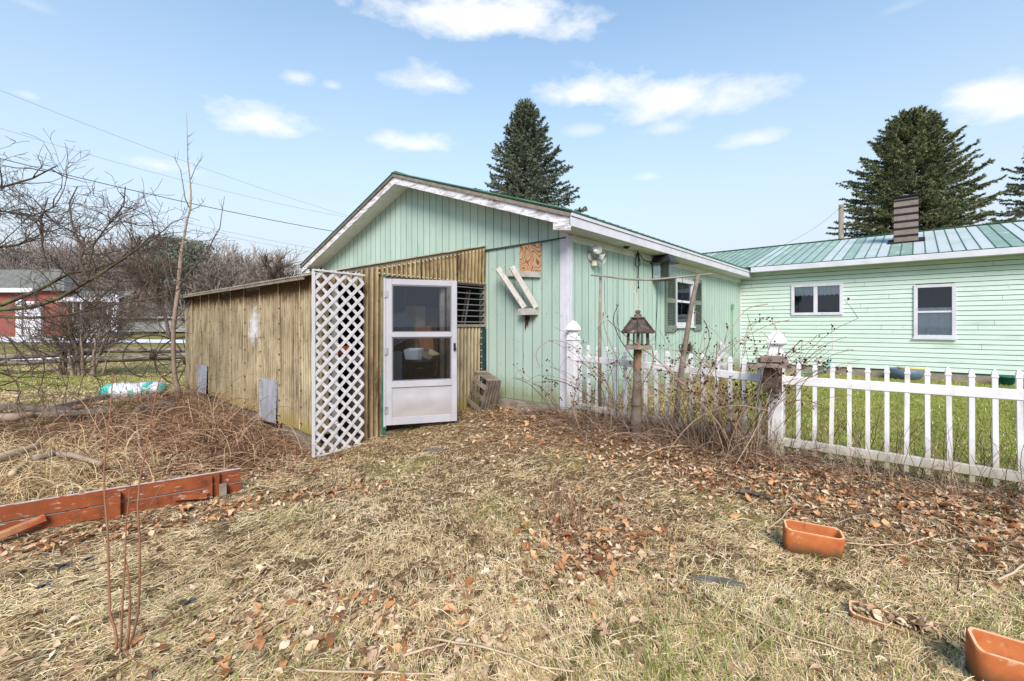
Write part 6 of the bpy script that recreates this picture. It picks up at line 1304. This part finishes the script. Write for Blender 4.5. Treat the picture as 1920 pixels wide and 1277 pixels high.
# long single canes traced from the photograph
rg = random.Random(10); o = thing('climbing_cane', 'few long arching brown canes sweeping across the white fence and feeder post', 'canes'); paths = []; rad = []
for pts, Y in (([(1012, 690), (1005, 665), (1015, 648), (1040, 638), (1075, 650), (1110, 690), (1160, 760), (1195, 800)], 6.2), ([(1130, 590), (1135, 620), (1160, 680), (1190, 740), (1230, 800)], 5.9), ([(1020, 710), (1060, 718), (1110, 745), (1160, 770)], 6.1), ([(1222, 650), (1225, 680), (1205, 720), (1190, 745)], 5.55), ([(1160, 570), (1150, 600), (1165, 640), (1200, 690)], 5.9), ([(1190, 640), (1260, 700), (1330, 770), (1380, 830)], 5.2), ([(1310, 750), (1340, 690), (1385, 640), (1440, 610), (1480, 600)], 5.0),
               ([(1330, 700), (1370, 620), (1400, 580), (1440, 570)], 5.2), ([(1500, 640), (1460, 680), (1420, 730), (1380, 800)], 4.8), ([(1280, 790), (1300, 720), (1330, 640), (1320, 600)], 5.3), ([(1140, 600), (1185, 640), (1250, 690), (1300, 760)], 5.6), ([(1135, 870), (1180, 868), (1250, 838), (1330, 842), (1400, 870)], 5.0), ([(1380, 870), (1420, 800), (1450, 720), (1462, 650)], 4.5), ([(1250, 850), (1300, 790), (1370, 760), (1440, 770)], 4.9), ([(1600, 830), (1560, 770), (1500, 750), (1470, 760)], 4.5), ([(1340, 850), (1350, 760), (1342, 700), (1345, 640)], 5.0)):
    Q = ppath(pts, Y, rg.uniform(-.3, .3)); S_ = []
    for i in range(len(Q) - 1):
        for k in range(3):
            t = k / 3; p0 = Q[max(i - 1, 0)]; p1 = Q[i]; p2 = Q[i + 1]; p3 = Q[min(i + 2, len(Q) - 1)]; S_.append(.5 * ((2 * p1) + (p2 - p0) * t + (2 * p0 - 5 * p1 + 4 * p2 - p3) * t * t + (3 * p1 - p0 - 3 * p2 + p3) * t ** 3))
    S_.append(Q[-1]); paths.append(np.array([tuple(q) for q in S_])); rad.append([.0055] * len(S_))
build_tubes('stems', paths, rad, X['stem_red'], o, 4)
# stuff: dead stems
def stems_stuff(name, label, spots, m, sides=3):
    """spots: (x, y, spreadx, spready, n, (Lmin,Lmax), lean, r, mound)"""
    paths = []; rad = []; g = np.random.default_rng(len(name) + len(spots))
    for (x, y, sx, sy_, n, (la, lb), lean, r, mound, bend) in spots:
        X0 = x + g.standard_normal(n) * sx; Y0_ = y + g.standard_normal(n) * sy_; gzz = gz_np(X0, Y0_)
        for i in range(n):
            rr_ = ((X0[i] - x) / (sx * 1.5)) ** 2 + ((Y0_[i] - y) / (sy_ * 1.5)) ** 2; z = gzz[i] + mound * math.exp(-rr_) * g.random(); a = g.uniform(0, 6.28); L_ = g.uniform(la, lb); el_ = max(g.normal(1.45 - lean, .25 + lean * .25), .02)
            d = np.array([math.cos(a) * math.cos(el_), math.sin(a) * math.cos(el_), math.sin(el_)]); pts = [np.array([X0[i], Y0_[i], z])]; k = 6
            for j in range(k): d = d + np.array([g.normal(0, .10), g.normal(0, .10), -bend * (j + 1) / k + g.normal(0, .05)]); d /= np.linalg.norm(d); q = pts[-1] + d * L_ / k; pts.append(q)
            P_ = np.array(pts); gr = gz_np(P_[:, 0], P_[:, 1]); P_[:, 2] = np.maximum(P_[:, 2], gr + .005); paths.append(P_); rad.append(np.linspace(r * g.uniform(.6, 1.2), r * .4, k + 1))
    o = build_tubes(name, paths, rad, X[m], None, sides); return tag(o, label, 'dead stems', kind='stuff')
wallpts = [g2w(JX - u, KY - .45) for u in (.4, 1.1, 1.8, 2.5, 3.3, 4.2, 5.2)]
stems_stuff('dead_vines', 'tangled heap of dead brown vines along the foot of the greenhouse wall', [(p.x - .12, p.y - .15, .32, .22, 250, (.3, .95), 1.2, .005, .20, .55) for k, p in enumerate(wallpts)] + [(-4.0, 5.9, .8, .4, 480, (.3, .9), 1.35, .0052, .14, .4), (-3.4, 5.1, .5, .25, 260, (.2, .7), 1.3, .0048, .10, .5), (-5.4, 6.6, 1.0, .6, 560, (.3, .9), 1.35, .0055, .16, .4), (-7.0, 8.0, 1.2, .6, 600, (.3, .9), 1.3, .005, .15, .4), (-7.6, 6.4, 1.0, .7, 500, (.3, .9), 1.3, .005, .15, .4)], 'stem')
stems_stuff('pale_dead_grass', 'bleached tussock of long dead grass stems behind the red boards at left', [(-4.75, 4.5, .35, .25, 600, (.2, .5), .9, .0035, .15, .8), (-5.0, 5.0, .6, .3, 900, (.2, .6), 1.0, .0035, .14, .8), (-6.0, 5.4, .5, .3, 500, (.2, .6), 1.0, .0035, .12, .8)], 'straw')
fl_ = []
for k in range(9): q = P2 + FD2 * (k * .28 + .05); fl_.append((q.x - .12, q.y - .16, .13, .08, 12, (.25, .7), .15, .0036, 0, .08))
for k in range(10): q = P2 + FD2 * (k * .26); fl_.append((q.x - .2, q.y - .28, .2, .10, 46, (.2, .6), 1.3, .0035, .05, .3))
for k in range(9): q = P1 + FD1 * (k * .32 + .2); fl_.append((q.x - .2, q.y - .25, .2, .12, 80, (.2, .8), 1.2, .0035, .10, .35))
for k in range(6): q = P1 + FD1 * (1.3 + k * .24); fl_.append((q.x - .12, q.y - .18, .14, .1, 60, (.3, .85), .35, .003, 0, .15))
for k in range(8): q = P2 + FD2 * (k * .3 + .1); fl_.append((q.x + .2, q.y + .3, .15, .15, 16, (.3, .75), .1, .004, 0, .05))
for k in range(5): q = P1 + FD1 * (k * .5 + .3); fl_.append((q.x + .3, q.y + .35, .2, .2, 40, (.2, .7), .5, .0035, 0, .3))
fl_.append((1.0, 6.2, .3, .2, 260, (.3, 1.0), 1.3, .0035, .14, .4)); fl_.append((.2, 6.9, .4, .15, 160, (.2, .7), 1.3, .0035, .06, .4))
stems_stuff('dead_stalks', 'reddish brown dead stalks and fallen stems along the foot of the picket fence', fl_, 'stem_red')
stems_stuff('dry_clump', 'upright clump of dry stalks rising from leaves in the middle of the lawn', [(.42, 3.5, .12, .10, 46, (.15, .48), .22, .0026, 0, .12), (.62, 3.75, .16, .12, 30, (.15, .5), .2, .0024, 0, .1)], 'stem')
stems_stuff('yard_stems', 'scattered thin dead stems standing at the left and right lawn edges', [(-6, 7, 1.5, 1.0, 60, (.4, 1.1), .25, .0035, 0, .1), (-5, 4.5, .7, .5, 26, (.3, .8), .3, .003, 0, .1), (.9, 3.0, 1.5, .8, 90, (.08, .35), 1.45, .0022, 0, .1), (-1.5, 3.0, 1.5, 1.0, 160, (.08, .35), 1.45, .0022, 0, .1), (2.3, 3.1, .6, .5, 120, (.1, .5), 1.45, .0028, 0, .1)], 'stem')

# ================================================================== GRASS AND LEAVES
def blades(name, label, n, region, lenr, wr, flat, m, seed, dens=None, cat='grass'):
    g = np.random.default_rng(seed); x, y = region(g, n)
    if dens is not None: keep = g.random(len(x)) < dens(x, y); x, y = x[keep], y[keep]
    n = len(x); z = gz_np(x, y) + .002; L_ = g.uniform(*lenr, n); w_ = g.uniform(*wr, n); a = g.uniform(0, 2 * math.pi, n) ; a = np.where(g.random(n) < .35, .25 * g.standard_normal(n) + .6 * np.sin(x * 1.3 + y * .7) + 1.2, a)
    el_ = np.clip(g.normal(flat, .10 + flat * .3, n), .02, 1.5); d = np.stack([np.cos(a) * np.cos(el_), np.sin(a) * np.cos(el_), np.sin(el_)], -1); c_ = g.normal(0, .35, n); s = np.stack([-np.sin(a), np.cos(a), np.zeros(n)], -1)
    P0 = np.stack([x, y, z], -1); P1_ = P0 + d * (L_ * .5)[:, None] + s * (c_ * L_ * .12)[:, None]; d2 = d * 1.0; d2[:, 2] -= .35; P2_ = P1_ + (d2 + s * c_[:, None]) * (L_ * .5)[:, None]
    P2_[:, 2] = np.maximum(P2_[:, 2], z + .001 + .012 * g.random(n)); P1_[:, 2] += .008 * g.random(n)
    W_ = s * w_[:, None] * .5 + np.array([0, 0, 1]) * (w_ * g.uniform(-.3, .3, n))[:, None]
    V_ = np.stack([P0 - W_, P0 + W_, P1_ + W_, P1_ - W_, P2_], 1).reshape(-1, 3); b_ = np.arange(n)[:, None] * 5
    T = np.concatenate([b_ + np.array([[0, 1, 2]]), b_ + np.array([[0, 2, 3]]), b_ + np.array([[3, 2, 4]])], 0); rv = np.clip(.62 * g.random(n) + .38 * (patch(x, y, 2.6, seed) * .55 + .45 * patch(x, y, 7.5, seed * 2)) + (.10 if m == 'straw' else 0), 0, 1); o = np_mesh(name, V_, T, X[m], rnd=np.concatenate([rv, rv, rv])); return tag(o, label, cat, kind='stuff')
def g_noise(x, y): return np.sin(x * 23 + 3 * np.sin(y * 17)) * np.sin(y * 29 + 2 * np.sin(x * 13))
def reg(y0, y1, k=1.25, pw=1.0, xmax=99):
    def f(g, n):
        y = y0 * (y1 / y0) ** g.random(n); x = g.uniform(-1, 1, n) * (y * k * .96 + .7); return x, y     # density falls with distance squared, as its size in the picture does
    return f
def inside_building(x, y):
    lx = (x - A0.x) * EX.x + (y - A0.y) * EX.y; ly = (x - A0.x) * EY.x + (y - A0.y) * EY.y
    return ((lx < .02) & (lx > -8.1) & (ly > -.02)) | ((lx < JX + .02) & (lx > GX0 - .05) & (ly > KY - .03)) | ((lx > 0) & (ly > LG - .02))
def beh(x, y): d1, d2 = fence_side(x, y); return (np.minimum(d1, d2) > .05) & (x > .8)
blades('dry_grass', 'pale dry matted lawn grass covering the foreground', 290000, reg(1.2, 9.5), (.02, .10), (.0018, .0042), .12, 'straw', 1, lambda x, y: np.where(inside_building(x, y) | beh(x, y), 0, (1 - .62 * litter_at(x, y)) * (.35 + .65 * sstep(patch(x, y, 4.2, 2) + .3 * g_noise(x, y), .25, .6))))
blades('long_straw', 'long pale strands of dead grass lying across the lawn', 30000, reg(1.55, 8), (.10, .24), (.002, .0038), .06, 'straw', 12, lambda x, y: np.where(inside_building(x, y) | beh(x, y), 0, 1.0))
blades('green_grass_tufts', 'sparse green grass blades growing through the dry lawn', 70000, reg(1.55, 9.0), (.03, .08), (.0025, .0042), .75, 'gblade', 2, lambda x, y: np.where(inside_building(x, y) | beh(x, y), 0, np.clip(green_at(x, y) * .9 + .035, 0, 1)))
blades('green_lawn_grass', 'short green lawn grass behind the white picket fence', 130000, lambda g, n: ((lambda d: (d * g.uniform(.45, 1.25, n), d))(3.4 * (14.5 / 3.4) ** g.random(n))), (.035, .08), (.004, .008), .8, 'gblade', 3, lambda x, y: np.where(inside_building(x, y) | ~beh(x, y), 0, green_at(x, y)))
blades('dry_lawn_grass', 'dry grass mixed into the green lawn behind the fence', 50000, lambda g, n: ((lambda d: (d * g.uniform(.1, 1.25, n), d))(3.4 * (14.5 / 3.4) ** g.random(n))), (.035, .09), (.003, .007), .5, 'straw', 4, lambda x, y: np.where(inside_building(x, y) | ~beh(x, y), 0, 1 - .75 * green_at(x, y)))
blades('far_lawn_grass', 'yellow green grass of the lawn beyond the greenhouse at left', 60000, lambda g, n: ((lambda d: (-d * g.uniform(.55, 1.25, n), d))(8.0 * (19 / 8.0) ** g.random(n))), (.05, .10), (.007, .014), .6, 'gblade', 5, lambda x, y: np.where(inside_building(x, y), 0, np.clip(green_at(x, y) + .1, 0, .8)))
blades('far_dry_grass', 'straw coloured grass of the lawn beyond the greenhouse at left', 60000, lambda g, n: ((lambda d: (-d * g.uniform(.55, 1.25, n), d))(8.0 * (19 / 8.0) ** g.random(n))), (.05, .10), (.007, .014), .35, 'straw', 6, lambda x, y: np.where(inside_building(x, y), 0, 1 - green_at(x, y)))
def leaves(name, label, n, region, size, m, seed, dens, upn=.25):
    g = np.random.default_rng(seed); x, y = region(g, n); keep = g.random(len(x)) < dens(x, y); x, y = x[keep], y[keep]; n = len(x)
    us = np.array([0, .18, .34, .5, .68, .84, 1.0]); k = len(us); wA = np.array([.02, .16, .10, .27, .15, .22, .01]); wB = np.array([.02, .15, .22, .10, .26, .12, .01])
    S_ = g.uniform(*size, n); curl = g.uniform(-2.2, 2.6, n); fold = g.uniform(-.7, 1.6, n); wide = g.uniform(.7, 1.25, n); oak = g.random(n) < .6; smooth_w = np.array([.02, .17, .26, .29, .26, .16, .01])
    wa = np.where(oak[:, None], wA, smooth_w) * wide[:, None]; wb = np.where(oak[:, None], wB, smooth_w) * wide[:, None]
    mid_ = np.stack([np.broadcast_to(us - .5, (n, k)), np.zeros((n, k)), curl[:, None] * (us - .5) ** 2 * .55], -1); Lf = mid_ + np.stack([np.zeros((n, k)), wa, fold[:, None] * wa * .8], -1); Rt = mid_ + np.stack([np.zeros((n, k)), -wb, fold[:, None] * wb * .8], -1)
    P_ = np.stack([Lf, mid_, Rt], 2).reshape(n, k * 3, 3) * S_[:, None, None]
    a = g.uniform(0, 6.28, n); tx = g.normal(0, upn, n) + (g.random(n) < .12) * g.normal(0, .8, n); ty = g.normal(0, upn, n)
    def rot(P_, ang, i, j): c_, s = np.cos(ang)[:, None], np.sin(ang)[:, None]; Q = P_.copy(); Q[..., i] = P_[..., i] * c_ - P_[..., j] * s; Q[..., j] = P_[..., i] * s + P_[..., j] * c_; return Q
    P_ = rot(P_, tx, 1, 2); P_ = rot(P_, ty, 0, 2); P_ = rot(P_, a, 0, 1); zmin = P_[..., 2].min(1); P_[..., 2] -= zmin[:, None]
    P_ += np.stack([x, y, gz_np(x, y) + .002 + .02 * g.random(n) * np.minimum(litter_at(x, y) * 2, 1)], -1)[:, None, :]
    q = []; 
    for i in range(k - 1):
        for j in range(2): q.append([i * 3 + j, i * 3 + j + 1, (i + 1) * 3 + j + 1, (i + 1) * 3 + j])
    q = np.array(q); F_ = (np.arange(n)[:, None, None] * (k * 3) + q[None]).reshape(-1, 4); o = np_mesh(name, P_.reshape(-1, 3), F_, X[m], rnd=np.repeat(g.random(n), len(q))); return tag(o, label, 'leaves', kind='stuff')
nb_ = lambda x, y: ~inside_building(x, y)
leaves('fallen_leaves', 'tan and brown fallen leaves scattered over the dry lawn', 40000, reg(1.6, 9.5), (.028, .068), 'leaf', 1, lambda x, y: nb_(x, y) * np.clip(.055 + .75 * litter_at(x, y), 0, 1) * np.where(beh(x, y), .12, 1))
leaves('russet_leaves', 'russet oak leaves gathered in drifts by the fence, clump and red boards', 17000, reg(1.8, 9.5), (.04, .09), 'leaf_red', 2, lambda x, y: nb_(x, y) * np.clip(litter_at(x, y) * .9 - .08 + .006, 0, 1) * np.where(beh(x, y), .15, 1), upn=.35)
# leaves inside the broken planter
p = on_ground(1672, 1170)
def inpl(g, n): t = g.uniform(-.15, .15, n); s = g.uniform(-.035, .035, n); c_, s_ = math.cos(R(-33)), math.sin(R(-33)); return p.x + t * c_ - s * s_, p.y + t * s_ + s * c_
o = leaves('planter_leaves', 'dead leaves heaped inside the broken terracotta planter', 70, inpl, (.04, .07), 'leaf', 9, lambda x, y: np.ones_like(x), upn=.6); o.location.z = .02
